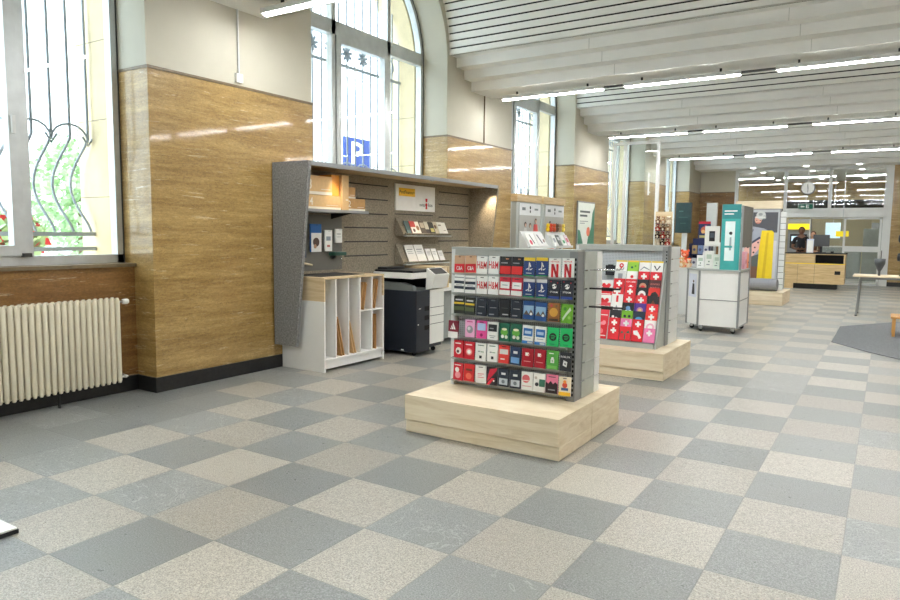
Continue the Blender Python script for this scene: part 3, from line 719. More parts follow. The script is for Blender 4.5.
# two angled leaflet ledges, leaflets each their own
def ledge(y0, y1, z0, z1, label):
    t = thing('brochure_ledge', label, 'ledge', (UX + .03, (y0 + y1) / 2, z0))
    b = MB(); b.prism([(UX + .03, z0), (UX + .03, z1), (UX + .045, z1), (UX + .17, z0 + .02), (UX + .20, z0 + .035), (UX + .205, z0 + .03), (UX + .17, z0)], 'y', y0, y1, 'felt_warm'); b.build('tray', t)
    b = MB(); b.box(UX + .165, y0, z0 - .008, UX + .215, y1, z0 + .004, 'light_grey_metal'); b.box(UX + .208, y0, z0, UX + .213, y1, z0 + .028, 'clear_glass'); b.build('lip', t)
    return t
ledge(3.62, 4.70, 1.415, 1.64, 'upper sloping ledge filled with small books under the logo board')
ledge(3.62, 4.66, 1.045, 1.30, 'lower sloping ledge with white leaflets above the copier')
def leaning(name, y0, y1, z0, h, cols, spec, label, cat, group, lean=.14, th=.008, xx=None):
    """booklet leaning back against the wall ledge; its face looks into the room"""
    xb = (UX + .19) if xx is None else xx
    t = thing(name, label, cat, (xb, (y0 + y1) / 2, z0), group)
    up_ = Vector((-lean, 0, sqrt(1 - lean * lean))).normalized() if False else Vector((-sin(lean), 0, cos(lean)))
    nn = Vector((cos(lean), 0, sin(lean))); O = Vector((xb, y0, z0)); w = y1 - y0
    b = MB(); q = [O, O + Vector((0, w, 0)), O + Vector((0, w, 0)) + up_ * h, O + up_ * h]
    q2 = [p - nn * th for p in q]
    b.add(q + q2, [(0, 1, 2, 3), (7, 6, 5, 4), (0, 4, 5, 1), (1, 5, 6, 2), (2, 6, 7, 3), (3, 7, 4, 0)], cols)
    prints(b, spec, O, (0, 1, 0), up_, nn, w, h); o = b.build('cover' if False else name, None)
    # one mesh thing: no parts show at this size
    bpy.data.objects.remove(t); tag(o, label, cat, group); return o
bk = [((60, 84, 80), [('r', .1, .1, .9, .3, C3(90, 110, 104))], 'dark green booklet at the left end of the upper ledge'),
      ((200, 70, 60), [('r', .0, .0, 1, .55, C3(238, 232, 222)), ('c', .5, .3, .22, C3(90, 60, 50))], 'red and white booklet beside the dark green one on the upper ledge'),
      ((236, 228, 214), [('c', .5, .5, .3, C3(150, 110, 80))], 'cream booklet with a brown disc on the upper ledge'),
      ((92, 78, 62), [('r', .1, .5, .9, .9, C3(190, 176, 150))], 'brown booklet with a pale top picture on the upper ledge'),
      ((204, 196, 172), [('r', .0, .0, 1, .4, C3(70, 60, 50))], 'beige booklet with a dark foot on the upper ledge'),
      ((74, 70, 56), [('r', .15, .2, .85, .5, C3(224, 210, 120))], 'dark booklet with a yellowish patch on the upper ledge'),
      ((214, 200, 168), [('c', .5, .6, .25, C3(120, 90, 60))], 'sand booklet with a small brown motif on the upper ledge'),
      ((240, 236, 222), [('r', .2, .7, .8, .8, C3(150, 140, 120))], 'pale booklet near the right end of the upper ledge'),
      ((246, 242, 230), [('r', .2, .3, .7, .36, C3(170, 160, 140))], 'whitish booklet at the right end of the upper ledge')]
for i, (c_, sp, l) in enumerate(bk):
    y = 3.69 + i * .108
    leaning('booklet', y, y + .115, 1.435 + .0, .19 - .004 * (i % 3), C3(*c_), sp, l, 'booklet', 'booklets on the upper ledge', .42, .006, UX + .185 + (i % 2) * .008)
lf = [(3.73, .20, .25, 'widest white leaflet at the left end of the lower ledge'), (3.945, .20, .25, 'white leaflet second from the left on the lower ledge'),
      (4.18, .12, .19, 'slim white leaflet in the middle of the lower ledge'), (4.32, .12, .19, 'slim white leaflet just right of the middle of the lower ledge'), (4.47, .12, .16, 'small slim white leaflet at the right end of the lower ledge')]
for y, w_, h_, l in lf:
    leaning('leaflet', y, y + w_, 1.065, h_, C3(238, 236, 230), [('r', .15, .72, .8, .76, C3(120, 120, 120)), ('r', .15, .6, .7, .63, C3(170, 170, 170)), ('r', .15, .5, .75, .53, C3(170, 170, 170))], l, 'leaflet', 'leaflets on the lower ledge', .42, .006)

# sample parcels on the shelf
def parcel(y0, y1, z0, z1, x0, x1, num, label, m='kraft_light', band=True):
    b = MB(); b.box(x0, y0, z0, x1, y1, z1, m); WH = C3(240, 232, 214)
    sp = []
    if band: sp.append(('r', 0, 0, 1, .16, WH))
    if num: sp.append(('t', num, .12, .55, .10 * (.35 / (y1 - y0)) * 1.4, .55, WH))
    sp.append(('r', .55, .28, .92, .31, WH))
    prints(b, sp, (x1, y0, z0), (0, 1, 0), (0, 0, 1), (1, 0, 0), y1 - y0, z1 - z0)
    b.box(x0 + .01, y0 + (y1 - y0) * .45, z1, x1 - .01, y0 + (y1 - y0) * .55, z1 + .001, WH)
    return tag(b.build('sample_parcel'), label, 'parcel', 'numbered sample parcels on the shelf')
parcel(1.70, 2.22, 1.6955, 1.84, -5.28, -5.0, '4', 'sample parcel numbered 4, lower left on the shelf')
parcel(1.70, 2.08, 1.845, 2.04, -5.26, -5.0, '3', 'sample parcel numbered 3 standing on top of parcel 4')
parcel(2.23, 2.34, 1.6955, 2.075, -5.29, -4.99, '', 'tall upright sample parcel in the middle of the shelf', 'kraft_light', False)
b = MB(); b.box(-5.2, 2.09, 1.845, -5.02, 2.215, 2.07, C3(232, 158, 62)); tag(b.build('sample_parcel'), 'orange upright sample parcel beside the tall one', 'parcel', 'numbered sample parcels on the shelf')
parcel(2.35, 2.66, 1.6955, 1.83, -5.29, -5.02, '2', 'sample parcel numbered 2, lower right on the shelf', 'kraft')
parcel(2.35, 2.56, 1.835, 1.96, -5.29, -5.08, '1', 'small sample parcel lying on top of parcel 2', 'kraft')

# things hanging on the dark peg panel
def peg_pack(y, z, w, h, col, spec, label):
    x = UX + .06; t = thing('hanging_pack', label, 'pack', (x, y, z), 'packs on the dark peg panel')
    b = MB(); b.box(x - .008, y - w / 2, z - h, x + .008, y + w / 2, z, col)
    prints(b, spec, (x + .008, y - w / 2, z - h), (0, 1, 0), (0, 0, 1), (1, 0, 0), w, h); b.build('card', t)
    b = MB(); b.tube([(UX + .034, y, z - .015), (x + .05, y, z - .01)], .003, 'chrome', 6); b.build('peg', t)
BLU = C3(24, 96, 168)
peg_pack(2.12, 1.54, .17, .31, BLU, [('r', .05, .0, 1, .68, C3(232, 232, 228)), ('c', .5, .35, .3, C3(90, 70, 60)), ('c', .4, .2, .14, C3(190, 150, 120))], 'blue topped hanging pack with a photo, largest on the dark panel')
peg_pack(2.32, 1.475, .12, .24, WHITE, [('r', .2, .5, .8, .7, C3(150, 160, 170)), ('r', .3, .2, .7, .3, C3(200, 120, 110))], 'white hanging pack, middle of the dark panel')
peg_pack(2.495, 1.49, .115, .16, WHITE, [('r', .2, .6, .8, .66, C3(160, 160, 160)), ('r', .2, .4, .8, .44, C3(180, 180, 180))], 'white hanging card, right end of the dark panel')
peg_pack(1.92, 1.44, .09, .27, C3(60, 70, 84), [('r', .2, .3, .8, .7, C3(110, 120, 140))], 'slim dark hanging pack beside the felt side panel')
t = thing('tape_dispenser', 'dark green tape dispenser on the peg panel above the oak desk', 'dispenser', (UX + .05, 2.2, 1.17))
b = MB(); b.box(UX + .034, 2.36, 1.185, UX + .13, 2.56, 1.225, C3(40, 84, 72)); b.build('body', t, .006)
b = MB(); b.lathe([(.012, -.012), (.035, -.012), (.035, .012), (.012, .012)], (UX + .08, 2.38, 1.185), 'black_plastic', 16, True, Matrix.Rotation(radians(90), 3, 'X')); b.build('roll', t)
b = MB(); b.tube([(UX + .06, 2.50, 1.185), (UX + .10, 2.53, 1.12), (UX + .05, 2.50, 1.03)], .003, 'chrome', 6); b.build('cord', t)
t = thing('scissors', 'small pale tool hanging low on the dark peg panel', 'tool', (UX + .05, 1.72, 1.08))
b = MB(); b.tube([(UX + .05, 1.93, 1.11), (UX + .07, 2.05, 1.085)], .012, C3(210, 196, 160), 8); b.tube([(UX + .034, 1.98, 1.12), (UX + .06, 1.98, 1.12)], .004, 'chrome', 6); b.build('handle', t)
b = MB(); b.box(UX + .046, 1.88, 1.08, UX + .056, 1.94, 1.13, 'slot_dark'); b.build('blade', t)

# ------------------------------------------------------------------ white and oak cabinet with tall slots
CX0, CX1, CY0, CY1, CZ = -5.345, -4.735, 1.66, 2.65, .985
t = thing('sorting_cabinet', 'white and oak packing cabinet with tall open slots', 'cabinet', (-5.02, 2.15, 0))
b = MB(); b.box(CX0, CY0, 0, CX1, CY0 + .02, .74, 'white_laminate'); b.box(CX0, CY1 - .02, 0, CX1, CY1, CZ - .02, 'white_laminate'); b.box(CX0, CY0 + .02, .0, CX0 + .02, CY1 - .02, CZ - .02, 'white_laminate')
b.box(CX1 - .04, CY0 + .02, .03, CX1 - .015, CY1 - .02, .11, 'white_laminate'); b.box(CX0 + .02, CY0 + .02, .11, CX1, CY1 - .02, .135, 'white_laminate')
b.build('body', t, .0015)
b = MB(); b.box(CX0, CY0, .74, CX1, CY0 + .0205, CZ - .02, 'oak'); b.build('side_facing', t)
b = MB(); b.box(CX0, CY0, CZ - .02, CX1 + .002, CY1, CZ, 'oak'); b.build('worktop', t, .0015)
b = MB(); b.box(CX0 + .05, CY0 + .08, CZ, CX1 - .12, CY1 - .2, CZ + .004, 'slot_dark'); b.build('desk_mat', t)
dv = [1.856, 2.062, 2.243, 2.424]
dv = [1.845, 2.045, 2.235, 2.44]
for y in dv:
    b = MB(); b.box(CX0 + .02, y - .008, .135, CX1 - .004, y + .008, CZ - .02, 'white_laminate'); b.build('divider', t)
b = MB(); b.box(CX0 + .02, 2.235 + .008, .585, CX1 - .004, CY1 - .02, .60, 'white_laminate'); b.build('shelf', t)
b = MB(); b.box(CX1 - .018, CY1 - .021, .74, CX1 + .001, CY1 + .001, CZ - .02, 'oak'); b.build('edge_facing', t)
def board_sheet(y0, y1, z0, z1, lean, label, x0=-5.2, x1=-4.76, m='kraft', n=6):
    t = thing('folded_cartons', label, 'cartons', ((x0 + x1) / 2, y0, z0), 'flat cartons in the cabinet slots')
    for i in range(n):
        b = MB(); ya = y0 + (y1 - y0) * i / n; dx = .02 * (i % 3); h = z1 - .018 * ((i * 7) % 4)
        b.add([(x0, ya, z0), (x1 - dx, ya, z0), (x1 - dx, ya + lean, h), (x0, ya + lean, h), (x0, ya + .010, z0), (x1 - dx, ya + .010, z0), (x1 - dx, ya + lean + .010, h), (x0, ya + lean + .010, h)],
              [(0, 1, 2, 3), (7, 6, 5, 4), (0, 4, 5, 1), (1, 5, 6, 2), (2, 6, 7, 3), (3, 7, 4, 0)], m); b.build('carton', t)
board_sheet(1.955, 2.03, .135, .56, -.10, 'flat cartons in the second tall slot of the white cabinet')
board_sheet(2.15, 2.22, .135, .50, -.10, 'flat cartons in the third tall slot of the white cabinet', m='kraft_light')
board_sheet(2.26, 2.37, .60, .90, .05, 'kraft envelopes in the upper small slot, left one')
board_sheet(2.46, 2.56, .60, .93, .06, 'kraft envelopes in the upper small slot, right one')
board_sheet(2.46, 2.60, .135, .53, .0, 'upright kraft envelopes in the lower right slot of the white cabinet')

# ------------------------------------------------------------------ copier
t = thing('photocopier', 'black and white office copier beside the white cabinet', 'copier', (-4.8, 3.24, 0))
x0, x1, y0, y1 = -5.12, -4.50, 2.96, 3.54
b = MB(); b.box(x0, y0, .045, x1, y0 + .28, .77, 'printer_black'); b.box(x0, y0 + .28, .07, x1 - .03, y1, .77, 'printer_black'); b.box(x0, y0 + .06, .77, x0 + .1, y1 - .02, .93, 'printer_black'); b.box(x0 + .1, y1 - .14, .77, x1 - .1, y1 - .02, .93, 'printer_black')
b.box(x0, y0, .765, x1, y0 + .28, .775, 'printer_black'); b.build('body', t, .008)
b = MB(); b.box(x1 - .03, y0 + .282, .12, x1 + .004, y1, .775, 'white_plastic')
for z in (.36, .46, .56): b.box(x1 + .003, y0 + .282, z - .003, x1 + .005, y1, z + .003, 'slot_dark')
b.build('drawer_front', t)
for z in (.30, .42, .53):
    b = MB(); b.box(x1 - .0, y0 + .17, z, x1 + .003, y0 + .27, z + .055, 'gap_black'); b.build('handle_recess', t)
b = MB(); b.prism([(x0 + .05, .775), (x1 - .06, .775), (x1 - .08, .83), (x1 - .22, .865), (x0 + .05, .87)], 'y', y0 + .02, y0 + .09, 'printer_grey'); b.box(x0 + .05, y0 + .09, .775, x1 - .08, y0 + .3, .80, 'printer_grey'); b.build('output_tray', t, .004)
b = MB(); b.box(x0, y0 - .03, .915, x1 - .04, y1 - .05, .985, 'white_plastic'); b.build('scanner', t, .008)
b = MB(); b.box(x0 + .01, y0 - .01, .986, x1 - .05, y1 - .08, 1.012, 'black_plastic'); b.box(x0 + .02, y0 + .03, 1.012, x0 + .16, y0 + .40, 1.04, 'black_plastic'); b.build('lid', t, .006)
b = MB(); b.prism([(x1 - .05, .776), (x1 + .045, .80), (x1 + .085, .955), (x1 - .04, 1.035)], 'y', y0 + .262, y1 - .0, 'white_plastic'); cp = b.build('control_panel', t)
b = MB(); b.add([(x1 + .072, y0 + .285, .9655), (x1 + .072, y1 - .02, .9655), (x1 - .028, y1 - .02, 1.0295), (x1 - .028, y0 + .285, 1.0295)], [(0, 1, 2, 3)], 'slot_dark'); b.build('touch_screen', cp)
b = MB(); b.box(x1, y0 + .05, .56, x1 + .002, y0 + .09, .567, WHITE); b.box(x1, y0 + .03, .37, x1 + .002, y0 + .05, .385, WHITE); b.box(x0 + .4, y0 - .0015, .06, x0 + .44, y0, .075, WHITE); b.build('sticker', t)
for (cx, cy) in ((x0 + .08, y0 + .07), (x1 - .08, y0 + .07), (x0 + .08, y1 - .08), (x1 - .1, y1 - .08)):
    b = MB(); b.lathe([(.028, -.012), (.03, 0), (.028, .012)], (cx, cy, .03), 'rubber', 12, True, Matrix.Rotation(radians(90), 3, 'X')); b.tube([(cx, cy, .03), (cx, cy, .07)], .012, 'rubber', 6); b.build('castor', t)

t = thing('side_desk', 'low white desk with oak box on it beyond the copier', 'desk', (-5.0, 4.2, 0))
b = MB(); b.box(-5.31, 3.70, 0, -4.80, 3.72, .70, 'white_laminate'); b.box(-5.31, 4.68, 0, -4.80, 4.70, .70, 'white_laminate'); b.box(-5.31, 3.70, .05, -5.29, 4.70, .70, 'white_laminate'); b.box(-4.86, 3.72, .05, -4.84, 4.68, .70, 'back_grey'); b.build('frame', t)
b = MB(); b.box(-5.31, 3.68, .70, -4.75, 4.72, .74, 'white_laminate'); b.build('desk_top', t, .003)
t = tag((lambda b: (b.box(-5.28, 3.76, .7405, -4.78, 3.775, 1.02, 'oak'), b.box(-5.28, 4.085, .7405, -4.78, 4.10, 1.02, 'oak'), b.box(-5.28, 3.775, 1.005, -4.78, 4.085, 1.02, 'oak'), b.box(-5.28, 3.775, .7405, -4.80, 4.085, 1.005, 'oak_light'), b.build('oak_box'))[-1])(MB()), 'plain oak box standing on the low white desk beyond the copier', 'box')

# ------------------------------------------------------------------ card stands
def gondola_base(t, x0, x1, y0, y1):
    ym = (y0 + y1) / 2
    for (a, c) in ((y0, ym - .002), (ym + .002, y1)):
        b = MB(); b.box(x0, a, .098, x1, c, .27, 'oak_light'); b.box(x0 + .001, a, .004, x1 - .001, c, .098, 'oak_light') if a > y0 else b.box(x0 + .001, a + .016, .004, x1 - .0005, c, .092, 'oak_light'); b.box(x0 + .02, a + .03, .09, x1 - .002, c, .099, 'oak_light')
        b.build('plinth', t, .0015)
    b = MB(); b.box(x0, y0, .27, x1, y1, .28, 'oak_light'); b.build('plinth_top', t, .0015)
    b = MB(); b.box(x0 + .012, y0 + .028, 0, x1 - .008, y1 - .008, .012, 'gap_black'); b.build('foot', t)
def gondola_panel(t, x0, x1, yf, H, side_y1, trim=False):
    b = MB(); b.box(x0 + .03, yf + .05, .281, x1 - .06, yf + .06, H - .03, 'perforated_grey'); b.box(x0 + .03, yf + .06, .281, x1 - .06, yf + .07, H - .03, 'light_grey_metal'); b.build('back_sheet', t)
    b = MB(); b.box(x0, yf, .281, x0 + .03, yf + .12, H, 'white_metal'); b.build('post', t)
    p = MB(); p.box(x1 - .06, yf, .281, x1, yf + .12, H, 'mid_grey_metal'); p = p.build('post', t)
    s_ = MB(); z = .32
    while z < H - .04: s_.box(x1 - .022, yf - .0015, z, x1 - .010, yf + .001, z + .018, 'gap_black'); z += .034
    s_.build('slots', p)
    b = MB(); b.box(x0, yf - .004, H, x1, yf + .124, H + .014, 'light_grey_metal'); b.box(x0 + .03, yf + .002, H - .045, x1 - .06, yf + .05, H - .001, 'light_grey_metal'); b.build('top_rail', t)
    # slatted end panel
    e = MB(); zs = [.281, .40, .52, .64, .76, .88, 1.0, 1.12, 1.24, H]
    zs = [.281] + [.41 + .132 * i for i in range(7)] + [H]
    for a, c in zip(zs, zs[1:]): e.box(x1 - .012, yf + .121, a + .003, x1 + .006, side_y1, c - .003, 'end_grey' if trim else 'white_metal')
    e.box(x1 - .012, yf + .121, .281, x1 - .004, side_y1, H, 'light_grey_metal')
    ep = e.build('end_panel', t)
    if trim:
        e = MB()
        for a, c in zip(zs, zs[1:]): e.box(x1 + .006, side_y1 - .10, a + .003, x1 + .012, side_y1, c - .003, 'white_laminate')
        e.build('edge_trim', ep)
    for z in zs[1:-1]: g = MB(); g.box(x1 - .004, yf + .125, z - .005, x1 + .009, yf + .165, z + .005, 'chrome'); g.build('slot_insert', ep)
    return zs
G1 = thing('card_stand', 'gift card stand with full rows of hanging cards on an oak base', 'display stand', (-2.2, 1.03, 0))
gondola_base(G1, -2.812, -1.600, .44, 1.61)
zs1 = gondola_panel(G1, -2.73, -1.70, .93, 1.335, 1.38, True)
rowtop = [1.290, 1.140, .978, .806, .640, .468]
for z in rowtop:
    b = MB(); b.box(-2.70, .905, z - .155, -1.76, .929, z - .137, 'light_grey_metal'); b.box(-2.70, .885, z - .148, -1.76, .905, z - .137, 'light_grey_metal'); b.build('card_rail', G1)
for i, z in enumerate((zs1[7], zs1[6], zs1[5])):
    b = MB()
    for yy in (1.15, 1.22, 1.29)[:3 if i == 0 else 1]:
        b.tube([(-1.694, yy, z), (-1.50 + .03 * i, yy, z + .004), (-1.495 + .03 * i, yy, z + .02)], .004 if i == 0 else .007, 'chrome' if i == 0 else 'black_plastic', 6)
    if i: b.box(-1.60, 1.14, z - .012, -1.52, 1.16, z + .012, 'black_plastic')
    b.build('hook', G1)

R_, NV, DK, TAN, YL, GN, PK = C3(214, 30, 44), C3(34, 62, 122), C3(30, 32, 38), C3(206, 166, 132), C3(240, 206, 60), C3(34, 146, 84), C3(238, 130, 180)
GY, LG, MR, BLUE, DG = C3(150, 154, 158), C3(214, 216, 216), C3(140, 26, 44), C3(60, 128, 200), C3(28, 104, 80)
def psy(top): return (NV, [('r', 0, .82, 1, 1, top), ('p', [(.44, .3), (.52, .33), (.52, .66), (.64, .6), (.66, .5), (.58, .48), (.58, .7), (.44, .76)], WHITE), ('p', [(.2, .36), (.42, .44), (.42, .38), (.3, .33)], WHITE), ('p', [(.58, .38), (.84, .44), (.7, .34), (.58, .32)], WHITE), ('r', .25, .14, .75, .18, LG), ('r', 0, 0, 1, .06, GN)])
CA = (TAN, [('r', 0, .04, 1, .52, R_), ('t', 'C&A', .5, .28, .6, .22, WHITE), ('r', .4, .9, .6, .94, DK)])
HM = (WHITE, [('t', 'H&M', .5, .5, .92, .42, R_), ('r', .35, .9, .65, .94, DK)])
BR = (DK, [('r', 0, .04, 1, .48, C3(216, 40, 40)), ('r', .1, .62, .7, .68, GY), ('r', .55, .84, .8, .9, C3(190, 130, 90))])
SW = (WHITE, [('r', 0, .2, 1, .36, C3(40, 50, 66)), ('r', 0, .5, 1, .66, C3(40, 50, 66)), ('r', 0, .82, 1, .88, GY), ('r', .2, .4, .8, .44, GY)])
RW = (C3(206, 34, 60), [('r', .08, .38, .92, .74, WHITE), ('r', .25, .54, .75, .58, GY), ('r', 0, .02, 1, .28, WHITE), ('r', .3, .88, .7, .92, DK)])
NF = (WHITE, [('t', 'NETFLIX', .5, .82, .72, .08, R_), ('p', [(.2, 0), (.38, 0), (.38, .7), (.2, .7)], R_), ('p', [(.62, 0), (.8, 0), (.8, .7), (.62, .7)], R_), ('p', [(.2, .7), (.4, .7), (.8, 0), (.6, 0)], C3(170, 20, 34)), ('r', .38, .93, .62, .96, DK)])
SM = (C3(34, 36, 48), [('r', 0, 0, 1, .14, C3(44, 72, 150)), ('c', .5, .66, .2, WHITE), ('c', .6, .70, .07, DK), ('p', [(.3, .58), (.5, .64), (.46, .68), (.3, .64)], DK), ('t', 'STEAM', .5, .36, .7, .09, WHITE), ('c', .2, .9, .05, R_), ('c', .8, .86, .05, R_)])
YB = (C3(40, 44, 38), [('r', 0, .55, 1, .66, YL), ('r', .15, .76, .85, .84, LG), ('r', .0, .2, 1, .42, C3(84, 96, 60))])
NB = (C3(30, 38, 52), [('r', .2, .5, .8, .54, GY), ('r', .15, .12, .6, .18, GY), ('r', .3, .9, .7, .93, GY)])
BK2 = (C3(14, 16, 22), [('r', .2, .5, .8, .52, C3(90, 92, 98)), ('r', .3, .13, .85, .19, LG)])
CT = (C3(34, 78, 140), [('r', .06, .25, .94, .75, C3(150, 186, 214)), ('p', [(.06, .25), (.3, .5), (.5, .3), (.7, .55), (.94, .3), (.94, .25)], C3(96, 84, 78)), ('c', .72, .3, .12, WHITE)])
OR_ = (C3(150, 96, 44), [('c', .5, .5, .36, C3(214, 160, 62)), ('r', .1, .04, .9, .16, C3(60, 44, 30)), ('c', .3, .85, .1, C3(190, 60, 70)), ('c', .72, .84, .09, C3(110, 90, 60))])
GS = (C3(110, 176, 46), [('p', [(.2, .1), (.5, .4), (.9, .7), (.8, .85), (.4, .5), (.15, .25)], C3(214, 232, 200)), ('c', .35, .75, .14, C3(70, 140, 40)), ('c', .75, .3, .13, C3(150, 206, 90))])
AD = (C3(128, 28, 52), [('r', 0, 0, 1, .36, WHITE), ('p', [(.2, .5), (.34, .5), (.26, .6)], WHITE), ('p', [(.38, .5), (.54, .5), (.36, .74), (.3, .64)], WHITE), ('p', [(.58, .5), (.76, .5), (.5, .88), (.42, .78)], WHITE)])
PG = (C3(240, 176, 214), [('c', .5, .45, .34, C3(150, 150, 156)), ('c', .42, .5, .16, C3(216, 214, 218)), ('r', .2, .86, .8, .92, C3(200, 60, 130))])
PB = (C3(236, 84, 160), [('r', .1, .45, .9, .86, C3(176, 200, 236)), ('c', .5, .2, .14, C3(160, 30, 100)), ('r', .3, .9, .7, .95, DK)])
WB = (WHITE, [('r', .08, .46, .92, .86, C3(40, 42, 46)), ('r', .2, .6, .6, .66, GY), ('r', .2, .2, .8, .24, GY), ('r', .3, .1, .7, .14, GY)])
GE = (DG, [('c', .5, .5, .34, C3(104, 180, 70), .2), ('c', .5, .66, .26, C3(236, 232, 200), .07), ('c', .35, .26, .15, WHITE, .1), ('c', .7, .24, .15, C3(220, 230, 210), .1)])
WBL = (WHITE, [('r', .08, .42, .92, .84, C3(44, 112, 184)), ('r', .2, .54, .8, .7, C3(180, 206, 232)), ('r', 0, .0, 1, .16, BLUE), ('r', .5, .03, .95, .13, LG), ('r', .2, .3, .8, .33, GY)])
SP = (C3(32, 188, 104), [('c', .5, .5, .32, BLACK), ('p', [(.3, .56), (.5, .6), (.72, .55), (.7, .52), (.5, .565), (.32, .53)], C3(32, 188, 104)), ('p', [(.34, .48), (.5, .51), (.68, .47), (.66, .445), (.5, .48), (.35, .455)], C3(32, 188, 104)), ('p', [(.37, .41), (.5, .435), (.64, .4), (.62, .38), (.5, .41), (.38, .385)], C3(32, 188, 104)), ('r', .3, .1, .7, .13, DG)])
RP = (C3(206, 34, 52), [('c', .5, .4, .3, C3(230, 224, 218)), ('c', .44, .36, .14, C3(90, 60, 56)), ('r', .15, .8, .75, .86, WHITE)])
RP2 = (C3(206, 34, 52), [('c', .5, .42, .3, C3(236, 150, 150)), ('c', .5, .42, .18, WHITE), ('r', .15, .8, .75, .86, WHITE)])
QW = (WHITE, [('r', .38, .14, .62, .3, DK), ('r', .25, .5, .45, .56, GY), ('r', .5, .5, .8, .54, C3(110, 150, 110)), ('r', .2, .86, .8, .9, DG)])
RW2 = (C3(222, 62, 56), [('r', .1, .5, .9, .78, C3(222, 220, 214)), ('r', .2, .2, .6, .26, WHITE), ('r', .3, .9, .7, .94, DK)])
NBL = (C3(34, 54, 88), [('r', .1, .1, .9, .42, C3(110, 160, 214)), ('r', .3, .62, .7, .76, LG)])
DR = (C3(170, 24, 44), [('r', .3, .6, .6, .78, WHITE), ('r', .2, .28, .8, .32, C3(220, 150, 150)), ('c', .62, .68, .08, C3(230, 120, 120))])
GB = (C3(86, 168, 70), [('r', .34, .34, .66, .54, WHITE), ('c', .5, .58, .12, WHITE), ('t', '$', .5, .44, .12, .14, C3(86, 168, 70)), ('r', .2, .82, .6, .87, WHITE), ('r', .1, .05, .9, .2, C3(120, 190, 90))])
RB = (C3(36, 38, 44), [('t', 'ROBLOX', .5, .76, .84, .1, WHITE), ('p', [(.34, .58), (.68, .5), (.62, .22), (.28, .3)], WHITE), ('p', [(.44, .44), (.56, .41), (.54, .34), (.42, .37)], C3(36, 38, 44))])
RR = (C3(204, 36, 54), [('c', .5, .3, .3, C3(232, 150, 160)), ('c', .4, .6, .22, WHITE), ('r', .1, .85, .8, .9, WHITE)])
RR2 = (C3(214, 44, 48), [('r', .2, .6, .8, .72, C3(110, 60, 40)), ('c', .5, .3, .28, C3(238, 110, 90))])
WP = (WHITE, [('r', .2, .3, .8, .34, C3(230, 130, 140)), ('r', .2, .5, .8, .54, C3(230, 130, 140)), ('r', .2, .42, .6, .45, C3(230, 160, 170)), ('r', .3, .88, .7, .92, DK)])
BD = (C3(44, 40, 48), [('p', [(.0, .1), (.9, .8), (1, .98), (.3, .9)], C3(200, 30, 60)), ('p', [(.0, 0), (.3, 0), (.8, .4), (.5, .4)], C3(220, 40, 60)), ('c', .72, .25, .08, WHITE)])
NP = (C3(30, 40, 58), [('r', .1, .1, .9, .46, C3(196, 206, 214)), ('r', .3, .66, .7, .78, LG), ('c', .5, .28, .16, C3(120, 130, 140))])
WR = (WHITE, [('c', .4, .62, .34, C3(226, 110, 116)), ('r', .1, .2, .9, .24, C3(220, 160, 160)), ('r', .1, .5, .7, .54, WHITE)])
WG = (WHITE, [('r', .5, .3, 1, .7, C3(60, 120, 96)), ('c', .3, .4, .16, C3(60, 60, 70)), ('c', .2, .75, .12, C3(200, 190, 180))])
PB2 = (C3(236, 130, 160), [('p', [(0, 0), (1, 0), (1, .5), (.8, .62), (.6, .5), (.4, .66), (.2, .5), (0, .6)], C3(38, 26, 34)), ('r', .2, .86, .8, .9, DK), ('r', .2, .16, .8, .22, GY)])
CO = (C3(244, 230, 204), [('c', .5, .56, .22, C3(228, 80, 60)), ('r', .2, .28, .8, .42, C3(60, 96, 140)), ('r', 0, 0, 1, .2, C3(250, 196, 50)), ('c', .5, .74, .14, C3(250, 150, 60)), ('r', .35, .9, .65, .94, DK)])
ROWS = [
 [(CA, 'tan and red card'), (CA, 'tan and red card'), (HM, 'white card with red letters'), (HM, 'white card with red letters'), (BR, 'black over red card'), (BR, 'black over red card'), (psy(YL), 'blue card with yellow top'), (psy(YL), 'blue card with yellow top'), (NF, 'white card with a big red N'), (NF, 'white card with a big red N')],
 [(SW, 'white and navy striped card'), (SW, 'white and navy striped card'), (HM, 'white card with red letters'), (HM, 'white card with red letters'), (RW, 'red card with white boxes'), (RW, 'red card with white boxes'), (psy(LG), 'blue card with white top'), (psy(LG), 'blue card with white top'), (SM, 'black card with white disc'), (SM, 'black card with white disc')],
 [(YB, 'dark card with yellow stripe'), (YB, 'dark card with yellow stripe'), (NB, 'dark navy card with grey lines'), (NB, 'dark navy card with grey lines'), (BK2, 'plain black card'), (NB, 'dark navy card next to the plain black one'), (CT, 'blue card with a city picture'), (CT, 'blue card with a city picture'), (OR_, 'brown and orange card'), (GS, 'bright green card with a pale sweep')],
 [(AD, 'maroon card with white triangle stripes'), (PG, 'pale pink card with grey picture'), (PB, 'hot pink card with light blue panel'), (WB, 'white card with black panel'), (GE, 'dark green card with pale ovals'), (GE, 'dark green card with pale ovals'), (WBL, 'white and blue card'), (WBL, 'white and blue card'), (SP, 'green card with black disc'), (SP, 'green card with black disc')],
 [(RP, 'red card with a dark and white picture'), (RP2, 'red card with a pink ring'), (QW, 'white card with small black square'), (QW, 'white card with small black square'), (RW2, 'orange red card with pale panel'), (NBL, 'navy card with light blue foot'), (DR, 'dark red card'), (DR, 'dark red card'), (GB, 'green card with a white bag'), (RB, 'black card with white letters')],
 [(RR, 'red card with pink and white discs'), (RR2, 'red card with brown band'), (WP, 'white card with pink lines'), (BD, 'black card with red slash'), (NP, 'navy card with pale picture'), (NP, 'navy card with pale picture'), (WR, 'white card with a large pink disc'), (WG, 'white card with green block'), (PB2, 'pink and black card'), (CO, 'cream card with orange figure and yellow foot')]]
rown = ['top row', 'second row', 'third row', 'fourth row', 'fifth row', 'bottom row']
CARD = {}
rr = random.Random(3)
